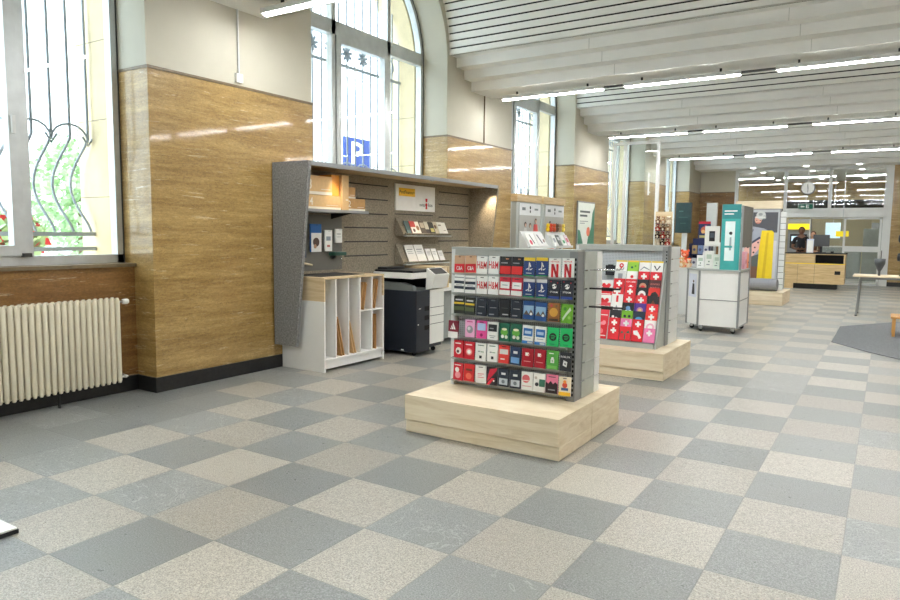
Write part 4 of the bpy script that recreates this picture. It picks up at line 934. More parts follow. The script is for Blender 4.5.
for r, row in enumerate(ROWS):
    for c, ((bgc, spec), desc) in enumerate(row):
        x = -2.663 + .0966 * c + (.004 if c > 1 else 0); z1 = rowtop[r] + (-.012 if (r, c) == (3, 0) else 0) + rr.uniform(-.003, .003); h = .132; w_ = .0875; z0 = z1 - h; y = .868
        same = [i for i, q in enumerate(row) if q[1] == desc]
        l = desc + (', left of a pair' if len(same) > 1 and c == same[0] else ', right of a pair' if len(same) > 1 else '') + ', %s of the gift card stand' % rown[r]
        if len(l.split()) > 16: l = l.replace(' of the gift card stand', '')
        if len(l.split()) > 16: l = l.replace(' of a pair', '')
        key = (id(spec), bgc)
        loc = (x + w_ / 2, y, z1)
        if key not in CARD:
            b = MB(); b.box(-w_ / 2, 0, -h, w_ / 2, .010, 0, bgc)
            prints(b, spec, (-w_ / 2, 0, -h), (1, 0, 0), (0, 0, 1), (0, -1, 0), w_, h)
            o = b.build('gift_card'); CARD[key] = o
        else:
            o = CARD[key].copy(); COL.objects.link(o)
        o.location = loc; o.rotation_euler = (radians(-3) + rr.uniform(-.02, .02), rr.uniform(-.03, .03), rr.uniform(-.10, .10))
        if (r, c) == (3, 0): o.location.x -= .03; o.location.y -= .03
        tag(o, l, 'gift card', 'gift cards on the front stand')
# pegs behind the cards
for r in range(6):
    for c in range(0, 10):
        b = MB(); x = -2.663 + .0966 * c + .0475; b.tube([(x, .88, rowtop[r] - .006), (x, .979, rowtop[r] - .006)], .0025, 'chrome', 5); b.build('peg', G1)

# second stand: sloping rack of red postcards
G2 = thing('card_stand', 'postcard stand with sloping rack of mostly red cards on an oak base', 'display stand', (-2.34, 3.83, 0))
gondola_base(G2, -2.93, -1.715, 3.27, 4.38)
gondola_panel(G2, -2.88, -1.85, 3.80, 1.335, 4.26)
b = MB()
for (xa, xb) in ((-2.40, -2.39), (-1.875, -1.86)):
    b.prism([(3.50, .281), (3.798, .281), (3.798, 1.16), (3.765, 1.16)], 'x', xa, xb, 'light_grey_metal')
for (xa, xb) in ((-2.84, -2.83), ):
    b.prism([(3.50, .281), (3.798, .281), (3.798, .95), (3.74, .95)], 'x', xa, xb, 'light_grey_metal')
b.box(-2.83, 3.50, .281, -1.885, 3.51, .335, 'light_grey_metal'); b.build('rack_frame', G2)
b = MB(); b.prism([(3.56, .335), (3.57, .335), (3.80, 1.08), (3.79, 1.08)], 'x', -2.39, -1.886, 'light_grey_metal'); b.prism([(3.56, .335), (3.57, .335), (3.77, .94), (3.76, .94)], 'x', -2.83, -2.40, 'light_grey_metal'); b.build('rack_slope', G2)
CR = C3(222, 34, 48)
def cross(bg=CR, fg=WHITE, cy=.66): return (bg, [('r', .41, cy - .20, .59, cy + .20, fg), ('r', .25, cy - .075, .75, cy + .075, fg)])
def heart(bg, fg): return (bg, [('p', [(.5, .2), (.85, .58), (.8, .75), (.65, .78), (.5, .64), (.35, .78), (.2, .75), (.15, .58)], fg)])
PC = [  # rows from the top down; four columns from x -2.39 to -1.89
 [((WHITE, [('r', 0, .88, 1, 1, YL), ('c', .5, .62, .2, CR), ('c', .5, .62, .08, WHITE), ('p', [(.36, .56), (.64, .56), (.5, .32)], CR)]), 'white postcard with a red pin'),
  ((C3(150, 204, 60), [('r', 0, .88, 1, 1, YL), ('c', .4, .5, .1, DG), ('c', .7, .6, .08, C3(90, 160, 40))]), 'light green postcard with yellow top'),
  ((WHITE, [('r', 0, .88, 1, 1, YL), ('p', [(.1, .35), (.4, .6), (.9, .4), (.9, .34), (.4, .5), (.1, .28)], GY)]), 'white postcard with a grey line drawing'),
  ((WHITE, [('r', 0, .88, 1, 1, YL), ('p', [(.2, .65), (.5, .3), (.5, .4), (.3, .68)], DK), ('p', [(.8, .65), (.5, .3), (.5, .4), (.7, .68)], DK)]), 'white postcard with a black V shape')],
 [((LG, [('r', .3, .3, .7, .8, GY)]), 'grey postcard with a building'), ((WHITE, [('c', .5, .6, .14, CR), ('r', .2, .35, .8, .4, GY)]), 'white postcard with a red dot'), (cross(), 'red cross card under the grey drawing'), (cross(), 'red cross card under the V card')],
 [(cross(), 'red cross card in the third row, left'), ((CR, [('t', 'ICH LIEBE', .5, .8, .8, .1, WHITE), ('r', .4, .2, .6, .56, WHITE), ('r', .28, .3, .72, .46, WHITE)]), 'red cross card with white lettering on top'), ((DK, [('c', .5, .5, .32, C3(200, 140, 110)), ('c', .5, .42, .2, CR)]), 'black postcard with a tan half disc'), ((C3(78, 36, 40), [('t', 'SWISS', .5, .7, .8, .12, C3(190, 110, 100)), ('t', 'MADE', .5, .45, .8, .12, C3(190, 110, 100))]), 'dark brown postcard with faint lettering')],
 [((CR, [('r', .3, .1, .5, .9, WHITE), ('r', .1, .55, .7, .7, WHITE)]), 'red postcard with white figures'), (cross(), 'red cross card in the fourth row'), ((DK, [('c', .5, .5, .34, C3(236, 232, 228)), ('c', .5, .42, .2, C3(190, 60, 70))]), 'black postcard with a white disc'), ((C3(224, 50, 40), [('p', [(.1, .3), (.3, .65), (.6, .75), (.9, .5), (.7, .3)], BLACK), ('r', .2, .16, .7, .28, YL)]), 'orange red postcard with a black shape')],
 [((WHITE, [('r', .4, .2, .6, .9, CR)]), 'white postcard with a red bar'), (cross(), 'red cross card in the fifth row, left'), (cross(), 'red cross card in the fifth row, right'), ((DK, [('r', 0, 0, 1, .3, YL), ('p', [(.2, .3), (.5, .7), (.8, .3)], C3(110, 60, 40))]), 'black postcard with a yellow foot')],
 [((WHITE, [('p', [(.2, .2), (.5, .8), (.8, .2)], GY), ('r', .4, .5, .6, .6, CR)]), 'white postcard with a grey peak'), ((DK, [('c', .5, .6, .2, C3(110, 150, 200)), ('c', .35, .35, .14, WHITE), ('c', .7, .4, .12, LG)]), 'black postcard with pale shapes'), ((C3(84, 50, 150), [('c', .5, .5, .28, C3(190, 130, 160)), ('c', .5, .5, .14, C3(230, 190, 120))]), 'purple postcard with a round motif'), (cross(), 'red cross card right of the purple one')],
 [((DK, [('c', .3, .5, .12, WHITE), ('c', .6, .4, .12, LG)]), 'black postcard with two white spots'), ((C3(120, 186, 40), [('c', .3, .6, .12, DK), ('c', .7, .6, .12, DK), ('r', .2, .25, .8, .36, DK)]), 'green postcard with dark spots'), ((C3(24, 40, 60), [('c', .5, .45, .3, C3(70, 160, 210), .16)]), 'navy postcard with a light blue oval'), (cross(C3(226, 60, 50)), 'orange cross card right of the navy one')],
 [(cross(), 'red cross card left of the pink cross, upper'), (cross(PK, WHITE), 'pink cross card in the eighth row'), (cross(), 'red cross card right of the pink cross, upper'), ((WHITE, [('c', .5, .5, .36, C3(236, 180, 200)), ('c', .5, .5, .2, WHITE)]), 'white postcard with a pink ring')],
 [(cross(), 'red cross card at the bottom left of the four columns'), ((CR, [('p', [(.45, .1), (.55, .1), (.56, .5), (.46, .5)], DG), ('p', [(.5, .5), (.2, .7), (.1, .5), (.4, .56)], DG), ('p', [(.5, .5), (.8, .75), (.92, .52), (.6, .56)], DG)]), 'red postcard with a green palm'), ((CR, [('p', [(.15, .75), (.5, .8), (.9, .3), (.7, .2), (.55, .42), (.2, .5)], WHITE)]), 'red postcard with a white diagonal figure'), (cross(PK, WHITE), 'pink cross card at the bottom right')]]
SL = Vector((0, .215, .745)).normalized(); NR = Vector((0, -SL.z, SL.y))
def postcard(x0, w_, base, h, mat_, spec, label, dep):
    O = Vector((x0, base[0], base[1])) + NR * dep; lean = SL
    up_ = Vector((0, sin(.19), cos(.19))); nn = Vector((0, -cos(.19), sin(.19)))
    q = [O, O + Vector((w_, 0, 0)), O + Vector((w_, 0, 0)) + up_ * h, O + up_ * h]; q2 = [p - nn * .004 for p in q]
    b = MB(); b.add(q + q2, [(0, 1, 2, 3), (7, 6, 5, 4), (0, 4, 5, 1), (1, 5, 6, 2), (2, 6, 7, 3), (3, 7, 4, 0)], mat_)
    prints(b, spec, O, (1, 0, 0), up_, nn, w_, h, .0003, .0004)
    tag(b.build('postcard'), label + ' on the sloping rack' if len(label.split()) < 12 else label, 'postcard', 'postcards on the sloping rack')
for r, row in enumerate(PC):
    s_ = (8 - r) / 8
    base = (3.535 + .190 * s_, .338 + .665 * s_)
    if r == 0: base = (base[0] + .012, base[1] + .03)
    for c, ((m_, sp), l) in enumerate(row):
        w_ = .122; postcard(-2.392 + .1285 * c - .0, w_, base, .15, m_, sp, l, .006)
LC = [((WHITE, [('t', 'I', .25, .5, .04, .3, DK), *heart(WHITE, CR)[1], ('r', 0, 0, 1, .3, C3(90, 176, 60))]), 'white heart card with green foot at the top left'),
      ((CR, [('r', .1, .5, .9, .56, WHITE)]), 'red card with a white line in the left columns'),
      ((WHITE, [('t', 'I', .2, .5, .04, .3, DK), *heart(WHITE, CR)[1]]), 'white heart card in the left columns'),
      ((C3(232, 70, 84), [('t', 'SWITZERLAND', .5, .7, .86, .12, WHITE)]), 'light red lettered card in the left columns'),
      ((C3(232, 60, 76), [('r', .1, .6, .9, .66, WHITE), ('r', .2, .3, .8, .34, WHITE)]), 'light red card with two white lines in the left columns'),
      (heart(C3(226, 44, 60), C3(244, 150, 160)), 'red card with a pink heart in the left columns'),
      ((CR, [('r', .1, .2, .9, .26, WHITE), ('c', .5, .55, .2, C3(240, 120, 130))]), 'red card with a pink disc at the bottom left')]
for r, ((m_, sp), l) in enumerate(LC):
    s_ = (6 - r) / 6; base = (3.535 + .14 * s_, .338 + .475 * s_)
    postcard(-2.545, .145, base, .15, m_, sp, l + ', right column', .006)
    postcard(-2.70, .145, base, .15, m_, sp, l + ', inner column', .006)
t = thing('hanging_pack', 'black pack hanging above the white heart cards on the postcard stand', 'pack', (-2.46, 3.78, 1.1))
b = MB(); b.box(-2.53, 3.80, 1.01, -2.41, 3.82, 1.12, DK); prints(b, [('r', .1, .4, .8, .6, GY)], (-2.53, 3.80, 1.01), (1, 0, 0), (0, 0, 1), (0, -1, 0), .12, .11); b.build('card', t)
b = MB(); b.tube([(-2.47, 3.79, 1.125), (-2.47, 3.852, 1.125)], .003, 'chrome', 6); b.box(-2.50, 3.795, 1.12, -2.44, 3.80, 1.13, DK); b.build('peg', t)
# ------------------------------------------------------------------ poster displays before the third window
def poster_display(y0, y1, label, figs):
    x = -5.25; t = thing('poster_display', label, 'poster display', (x - .05, (y0 + y1) / 2, 0), 'poster displays before the third window')
    b = MB(); b.box(x - .10, y0, 0, x, y1, 2.0, 'light_grey_metal'); b.build('body', t, .003)
    b = MB(); b.box(x - .11, y0 - .01, 2.005, x + .02, y1 + .01, 2.135, 'oak_y'); b.build('header', t)
    b = MB(); b.box(x - .0, y0 + .09, 1.14, x + .012, y1 - .03, 1.98, C3(176, 176, 170))
    prints(b, [('r', 0, .76, 1, 1, C3(222, 224, 224)), ('r', .12, .86, .28, .92, C3(110, 120, 120)), ('c', .5, .92, .035, DK), ('c', .5, .84, .03, DK), ('r', .7, .87, .88, .91, C3(120, 130, 130))] + figs,
           (x + .012, y0 + .09, 1.14), (0, 1, 0), (0, 0, 1), (1, 0, 0), y1 - y0 - .12, .84)
    b.build('poster', t)
def figure(u, top, body, hair, wd=.16, legs=(60, 60, 66)):
    return [('p', [(u - wd / 2, .02), (u + wd / 2, .02), (u + wd * .55, .35), (u + wd * .35, top - .12), (u - wd * .35, top - .12), (u - wd * .55, .35)], C3(*body)), ('c', u, top - .05, .055, C3(*hair)), ('c', u + .01, top - .065, .036, C3(214, 176, 150))]
poster_display(6.93, 7.89, 'grey poster display showing a person in a red top, nearer one by the third window',
    figure(.28, .62, (204, 200, 196), (70, 50, 40)) + figure(.5, .6, (176, 168, 160), (90, 70, 50)) + figure(.76, .7, (222, 84, 78), (96, 66, 44), .24) + [('p', [(0, 0), (.35, 0), (.3, .3), (.2, .36)], C3(228, 228, 226))])
poster_display(7.98, 8.94, 'grey poster display showing people in dark coats, farther one by the third window',
    figure(.25, .66, (40, 40, 44), (50, 40, 34), .24) + figure(.6, .62, (120, 120, 116), (80, 60, 44)) + figure(.84, .58, (86, 96, 110), (90, 60, 40), .14) + [('c', .06, .2, .09, C3(236, 200, 60)), ('r', .1, .02, .5, .16, C3(196, 90, 60))])
def rack(y0, y1, label):
    t = thing('brochure_rack', label, 'brochure rack', (-5.1, (y0 + y1) / 2, 1.2), 'brochure racks on the poster displays')
    b = MB(); b.prism([(-5.236, 1.20), (-5.236, 1.50), (-5.225, 1.50), (-5.06, 1.235), (-5.02, 1.245), (-5.02, 1.20)], 'y', y0, y1, 'white_metal'); b.build('tray', t)
rack(7.03, 7.85, 'white sloping rack on the nearer poster display'); rack(8.08, 8.90, 'white sloping rack on the farther poster display')
bs_ = [(7.08, .34, .25, WHITE, [('c', .3, .3, .14, C3(220, 60, 90)), ('p', [(.4, .9), (.5, .9), (.7, .2), (.6, .2)], DK)], 'large white brochure with a pink mark on the nearer rack'),
       (7.44, .34, .25, C3(232, 230, 228), [('p', [(.2, .9), (.35, .9), (.6, .2), (.45, .2)], C3(70, 70, 80)), ('c', .8, .4, .1, C3(120, 70, 60))], 'pale brochure with dark slanting figure on the nearer rack'),
       (8.12, .15, .22, WHITE, [('r', .2, .3, .8, .7, GY)], 'white brochure at the left of the farther rack'), (8.32, .15, .22, C3(90, 96, 90), [('r', .2, .5, .8, .8, LG)], 'dark brochure second on the farther rack'),
       (8.52, .15, .22, WHITE, [('r', .2, .2, .8, .5, GN)], 'white and green brochure third on the farther rack'), (8.71, .15, .22, C3(214, 190, 196), [('r', .2, .3, .8, .7, C3(190, 50, 80))], 'pink brochure at the right of the farther rack')]
for y, w_, h_, c_, sp, l in bs_:
    leaning('brochure', y, y + w_, 1.247, h_, c_, sp, l, 'brochure', 'brochures on the white racks', .50, .006, -5.045)
for i, (y, c_) in enumerate(((8.10, (240, 200, 50)), (8.24, (222, 80, 60)), (8.38, (214, 96, 60)), (8.52, (120, 90, 70)), (8.66, (190, 160, 130)), (8.80, (240, 210, 80)))):
    t = thing('soft_toy', '%s small soft toy on top of the farther rack, %s' % (['yellow', 'red', 'orange', 'brown', 'beige', 'pale yellow'][i], ['leftmost', 'second', 'third', 'fourth', 'fifth', 'rightmost'][i]), 'soft toy', (-5.19, y, 1.49), 'soft toys on the farther rack')
    b = MB(); b.ball((-5.195, y, 1.545), (.035, .045, .05), C3(*c_, rough=.9)); b.build('body', t)
    b = MB(); b.ball((-5.19, y, 1.615), (.032, .036, .032), C3(*c_, rough=.9)); b.ball((-5.19, y - .03, 1.642), .012, C3(*c_, rough=.9)); b.ball((-5.19, y + .03, 1.642), .012, C3(*c_, rough=.9)); b.build('head', t)

# framed poster on the third stone pier
t = thing('framed_poster', 'framed white poster with green shapes on the third stone pier', 'poster', (XW + .03, 10.36, 1.6))
b = MB(); b.box(XW + .012, 9.87, 1.05, XW + .04, 10.85, 2.15, 'mid_grey_metal'); b.build('frame', t, .003)
b = MB(); G_ = C3(70, 130, 104); b.box(XW + .04, 9.90, 1.08, XW + .043, 10.82, 2.12, C3(234, 238, 228))
prints(b, [('r', .1, .8, .72, .84, C3(80, 90, 84)), ('r', .1, .72, .55, .76, C3(80, 90, 84)), ('r', .1, .62, .6, .635, GY), ('r', .1, .58, .4, .595, GY), ('p', [(0, 0), (.36, 0), (.3, .2), (.12, .44), (0, .46)], G_),
           ('p', [(.5, 0), (1, 0), (1, .95), (.86, .8), (.8, .5), (.62, .3)], G_), ('c', .62, .42, .11, C3(228, 120, 90)), ('p', [(.4, 0), (.6, 0), (.56, .24), (.48, .3), (.42, .2)], C3(238, 236, 230))], (XW + .043, 9.90, 1.08), (0, 1, 0), (0, 0, 1), (1, 0, 0), .92, 1.04)
b.build('poster', t)

# spinner with plush toys before the glass porch
t = thing('toy_spinner', 'tan display rack hung with plush toys before the glass porch', 'display rack', (-3.97, 11.35, 0))
b = MB(); b.lathe([(.24, 0), (.24, .02), (.03, .04)], (-3.97, 11.35, 0), 'dark_grey_metal', 20); b.build('base', t)
b = MB(); b.tube([(-3.97, 11.35, .03), (-3.97, 11.35, 1.98)], .02, 'dark_grey_metal'); b.build('pole', t)
b = MB(); b.box(-4.15, 11.33, .9, -3.80, 11.375, 1.96, 'oak'); b.build('board', t)
pl = [('brown', (120, 80, 56)), ('cream', (228, 212, 188)), ('red', (186, 62, 50)), ('tan', (190, 150, 110)), ('dark brown', (72, 50, 40))]
cols3 = ['left', 'middle', 'right']; rows3 = ['top row', 'second row', 'third row', 'fourth row']
def plush(x, y, z, s_, c, label, name='plush_toy', grp=None, trim=None):
    m_ = C3(*c, rough=.95); m2 = C3(*(trim or (236, 222, 200)), rough=.95)
    t = thing(name, label, 'plush toy', (x, y, z), grp)
    b = MB(); b.ball((x, y, z + .05 * s_), (.04 * s_, .034 * s_, .05 * s_), m_); b.ball((x, y - .02 * s_, z + .045 * s_), (.025 * s_, .02 * s_, .032 * s_), m2)
    for q in (-1, 1): b.ball((x + q * .035 * s_, y - .02 * s_, z + .015 * s_), (.018 * s_, .026 * s_, .015 * s_), m_); b.ball((x + q * .045 * s_, y - .01 * s_, z + .065 * s_), (.015 * s_, .015 * s_, .026 * s_), m_)
    b.build('body', t)
    b = MB(); b.ball((x, y - .004 * s_, z + .125 * s_), (.036 * s_, .033 * s_, .033 * s_), m_); b.ball((x, y - .035 * s_, z + .117 * s_), (.016 * s_, .014 * s_, .012 * s_), m2)
    for q in (-1, 1): b.ball((x + q * .028 * s_, y, z + .155 * s_), .013 * s_, m_); b.ball((x + q * .013 * s_, y - .034 * s_, z + .132 * s_), .004 * s_, BLACK)
    b.build('head', t)
for r in range(4):
    for c in range(3):
        nm, cl = pl[(r * 2 + c * 3) % 5]
        plush(-4.08 + c * .11, 11.285, 1.70 - .155 * r, .98, cl, '%s plush toy on the tan rack, %s, %s' % (nm, rows3[r], cols3[c]), grp='plush toys on the tan rack')
for r in range(4):
    b = MB()
    b.box(-4.14, 11.22, 1.693 - .155 * r, -3.81, 11.329, 1.699 - .155 * r, 'light_grey_metal'); b.build('shelf', t)

# dark green screen on its post
t = thing('info_screen', 'dark green screen on a white post far down the hall', 'screen', (-4.2, 14.03, 0))
b = MB(); b.box(-4.42, 14.0, 1.52, -4.03, 14.05, 2.27, 'dark_grey_metal'); b.build('case', t, .005)
b = MB(); b.box(-4.41, 13.996, 1.53, -4.05, 14.0, 2.26, 'screen_dark'); prints(b, [('r', .2, .7, .5, .74, C3(90, 130, 130)), ('r', .2, .5, .8, .53, C3(76, 110, 110)), ('r', .3, .3, .7, .33, C3(76, 110, 110))], (-4.41, 13.996, 1.53), (1, 0, 0), (0, 0, 1), (0, -1, 0), .36, .73); b.build('display', t)
b = MB(); b.box(-4.26, 14.05, 0, -4.14, 14.10, 1.9, 'white_metal'); b.box(-4.4, 13.9, 0, -4.0, 14.25, .02, 'white_metal'); b.build('post', t)

# navy toy display and plush stand
t = thing('toy_display', 'navy cardboard toy display with a red topped poster behind the white trolley', 'toy display', (-3.03, 10.6, 0))
NVY = C3(36, 48, 96)
b = MB(); b.box(-3.23, 10.5, 0, -2.84, 10.85, .84, NVY); b.box(-3.23, 10.80, .84, -2.84, 10.85, 1.40, NVY); b.box(-3.23, 10.5, .84, -3.215, 10.8, 1.30, NVY); b.box(-2.855, 10.5, .84, -2.84, 10.8, 1.30, NVY); b.box(-3.215, 10.52, 1.08, -2.855, 10.8, 1.095, NVY); b.build('body', t)
b = MB(); b.box(-3.13, 10.79, 1.402, -2.90, 10.81, 1.74, NVY); prints(b, [('r', 0, .86, 1, 1, C3(206, 40, 60)), ('c', .5, .5, .3, C3(214, 110, 80)), ('c', .4, .4, .16, C3(240, 190, 120)), ('c', .6, .7, .12, C3(190, 80, 120)), ('r', .1, .04, .9, .18, C3(200, 190, 120))], (-3.13, 10.79, 1.402), (1, 0, 0), (0, 0, 1), (0, -1, 0), .23, .338); b.build('header', t)
for i, x in enumerate((-3.14, -3.03, -2.92)):
    for z, nm in ((.842, 'lower'), (1.0965, 'upper')):
        b = MB(); b.box(x - .045, 10.56, z, x + .045, 10.66, z + .17, C3(*[(220, 222, 228), (196, 170, 120), (120, 140, 180)][(i + (z > 1)) % 3])); prints(b, [('c', .5, .5, .3, C3(90, 90, 120))], (x - .045, 10.56, z), (1, 0, 0), (0, 0, 1), (0, -1, 0), .09, .17)
        tag(b.build('toy_box'), '%s toy box on the %s shelf of the navy display' % (['left', 'middle', 'right'][i], nm), 'toy box', 'toy boxes in the navy display')
t = thing('toy_stand', 'narrow white stand carrying plush toys behind the postcard stand', 'stand', (-3.1, 9.6, 0))
b = MB(); b.box(-3.3, 9.4, 0, -2.92, 9.8, .84, 'white_metal'); b.build('body', t, .004); b = MB(); b.box(-3.32, 9.38, .842, -2.90, 9.82, .862, 'white_metal'); b.build('top', t)
plush(-3.11, 9.5, .864, 1.2, (232, 186, 130), 'tan plush toy on the white stand, in front', grp='plush toys on the white stand')
plush(-2.98, 9.5, .864, 1.0, (226, 196, 160), 'pale plush toy on the white stand, right of the tan one', grp='plush toys on the white stand')
plush(-3.10, 9.68, .864, 2.0, (236, 106, 66), 'large orange plush toy on the white stand', grp='plush toys on the white stand', trim=(250, 180, 150))
t = thing('grey_column', 'slim grey freestanding column behind the tablet', 'column', (-3.15, 12.05, 0)); b = MB(); b.box(-3.25, 12.0, 0, -3.04, 12.1, 2.16, 'light_grey_metal'); b.box(-3.30, 11.9, 0, -2.99, 12.2, .015, 'mid_grey_metal'); b.build('panel', t, .003)

# ------------------------------------------------------------------ white trolley with teal info column
t = thing('product_trolley', 'white panelled trolley on castors with a tall teal info panel', 'trolley', (-2.1, 7.7, 0))
fp = [(-2.29, 7.27), (-1.715, 7.235), (-1.715, 8.05), (-2.52, 8.05), (-2.52, 7.54)]
b = MB(); b.prism(fp, 'z', .10, .93, 'white_laminate'); b.build('body', t)
tp = [(-2.30, 7.245), (-1.70, 7.21), (-1.70, 8.07), (-2.545, 8.07), (-2.545, 7.53)]
b = MB(); b.prism(tp, 'z', .931, .955, 'light_grey_metal'); b.build('top', t)
for (x, y, z) in ((-2.29, 7.27, .93), (-1.715, 7.235, 1.90), (-1.715, 8.05, 1.90), (-2.52, 7.54, .93)):
    b = MB(); b.box(x - .013, y - .016, .085, x + .015, y + .012, z, 'mid_grey_metal'); b.build('post', t)
b = MB()
dx, dy = (-1.73 + 2.275), (7.236 - 7.27)
b.add([(-2.28, 7.262, .50), (-1.725, 7.229, .50), (-1.725, 7.229, .488), (-2.28, 7.262, .488)], [(0, 1, 2, 3)], 'mid_grey_metal')
b.box(-1.715, 7.26, .488, -1.709, 8.04, .50, 'mid_grey_metal'); b.box(-1.715, 7.26, .915, -1.705, 8.04, .93, 'mid_grey_metal'); b.box(-1.715, 7.26, .09, -1.705, 8.04, .105, 'mid_grey_metal'); b.build('seam_trim', t)
b = MB(); b.box(-1.722, 7.25, 1.29, -1.706, 8.04, 1.90, 'grey_board'); b.build('side_board', t)
b = MB(); b.box(-1.995, 7.222, .956, -1.735, 7.24, 1.92, 'teal')
prints(b, [('r', 0, .78, 1, 1, 'teal_dark'), ('r', .12, .89, .8, .905, WHITE), ('r', .12, .845, .62, .86, WHITE), ('r', .2, .14, .72, .74, C3(226, 240, 238)), ('c', .5, .56, .09, DK), ('p', [(.44, .3), (.56, .3), (.55, .5), (.46, .5)], C3(150, 170, 170)), ('r', .2, .34, .6, .37, C3(60, 164, 160))],
       (-1.995, 7.222, .956), (1, 0, 0), (0, 0, 1), (0, -1, 0), .26, .964); b.build('info_panel', t)
b = MB(); b.box(-2.005, 7.24, .956, -1.990, 7.30, 1.92, 'mid_grey_metal'); b.build('panel_edge', t)
b = MB(); O_ = Vector((-2.52, 7.54, .1)); U_2 = Vector((.23, -.27, 0)).normalized(); N_2 = Vector((-.27, -.23, 0)).normalized()
prints(b, [('r', .12, .5, .8, .93, C3(222, 226, 238)), ('p', [(.4, .55), (.65, .55), (.6, .75), (.45, .75)], DK), ('c', .53, .79, .06, C3(90, 70, 60))], O_, U_2, (0, 0, 1), N_2, .354, .83, lift=.004); b.build('side_poster', t)
for (x, y) in ((-2.25, 7.33), (-1.78, 7.30), (-1.78, 7.98), (-2.45, 7.62), (-2.45, 7.98)):
    c_ = MB(); c_.lathe([(.030, -.012), (.036, -.008), (.036, .008), (.030, .012)], (x, y, .036), 'rubber', 14, True, Matrix.Rotation(radians(90), 3, 'X')); c_ = c_.build('castor', t)
    b = MB(); b.prism([(x - .02, .036), (x + .02, .036), (x + .025, .098), (x - .025, .098)], 'y', y - .018, y - .014, 'chrome'); b.prism([(x - .02, .036), (x + .02, .036), (x + .025, .098), (x - .025, .098)], 'y', y + .014, y + .018, 'chrome'); b.build('fork', c_)
for i, (x, y, w_, h, c_, l) in enumerate([(-2.33, 7.50, .11, .20, (240, 242, 240), 'white product box at the left corner of the trolley'), (-2.20, 7.47, .12, .27, (236, 238, 232), 'taller white product box second on the trolley'), (-2.08, 7.44, .10, .22, (228, 238, 226), 'greenish white product box in the middle of the trolley'),
        (-2.04, 7.62, .12, .40, (236, 236, 230), 'tallest white product box behind the others on the trolley'), (-1.93, 7.46, .11, .24, (240, 240, 238), 'white product box in front of the teal panel foot'), (-1.84, 7.62, .1, .33, (230, 234, 230), 'white product box behind the teal panel'), (-2.28, 7.72, .14, .24, (230, 230, 228), 'broad white product box behind the left corner box')]):
    t2 = thing('product_box', l, 'box', (x, y, .956), 'product boxes on the white trolley')
    b = MB(); b.box(x - w_ / 2, y - .03, .956, x + w_ / 2, y + .04, .956 + h, C3(*c_)); prints(b, [('r', .2, .55, .8, .8, C3(190, 206, 190)), ('r', .2, .2, .6, .26, GY), ('c', .5, .4, .1, C3(120, 150, 130))], (x - w_ / 2, y - .03, .956), (1, 0, 0), (0, 0, 1), (0, -1, 0), w_, h); b.build('carton', t2)
b = MB(); b.box(-1.80, 7.72, .956, -1.735, 7.92, 1.22, C3(240, 176, 190)); prints(b, [('c', .6, .4, .2, C3(200, 30, 60))], (-1.735, 7.72, .956), (0, 1, 0), (0, 0, 1), (1, 0, 0), .2, .264)
tag(b.build('product_box'), 'pink product box with a red dot on the trolley under the grey side board', 'box')
t = thing('tablet_stand', 'white tablet holder with a black device on the trolley', 'tablet stand', (-2.28, 7.98, .956))
b = MB(); b.box(-2.36, 7.92, .956, -2.20, 8.04, .968, 'white_metal'); b.build('base', t)
b = MB(); b.tube([(-2.28, 7.99, .966), (-2.28, 7.99, 1.45)], .016, 'dark_grey_metal'); b.build('pole', t)
b = MB(); b.box(-2.39, 7.96, 1.29, -2.165, 7.985, 1.61, 'white_plastic'); b.build('plate', t, .004)
b = MB(); b.box(-2.32, 7.95, 1.37, -2.235, 7.96, 1.53, BLACK); prints(b, [('r', .15, .35, .85, .85, C3(70, 80, 90))], (-2.32, 7.95, 1.37), (1, 0, 0), (0, 0, 1), (0, -1, 0), .085, .16); b.build('device', t)

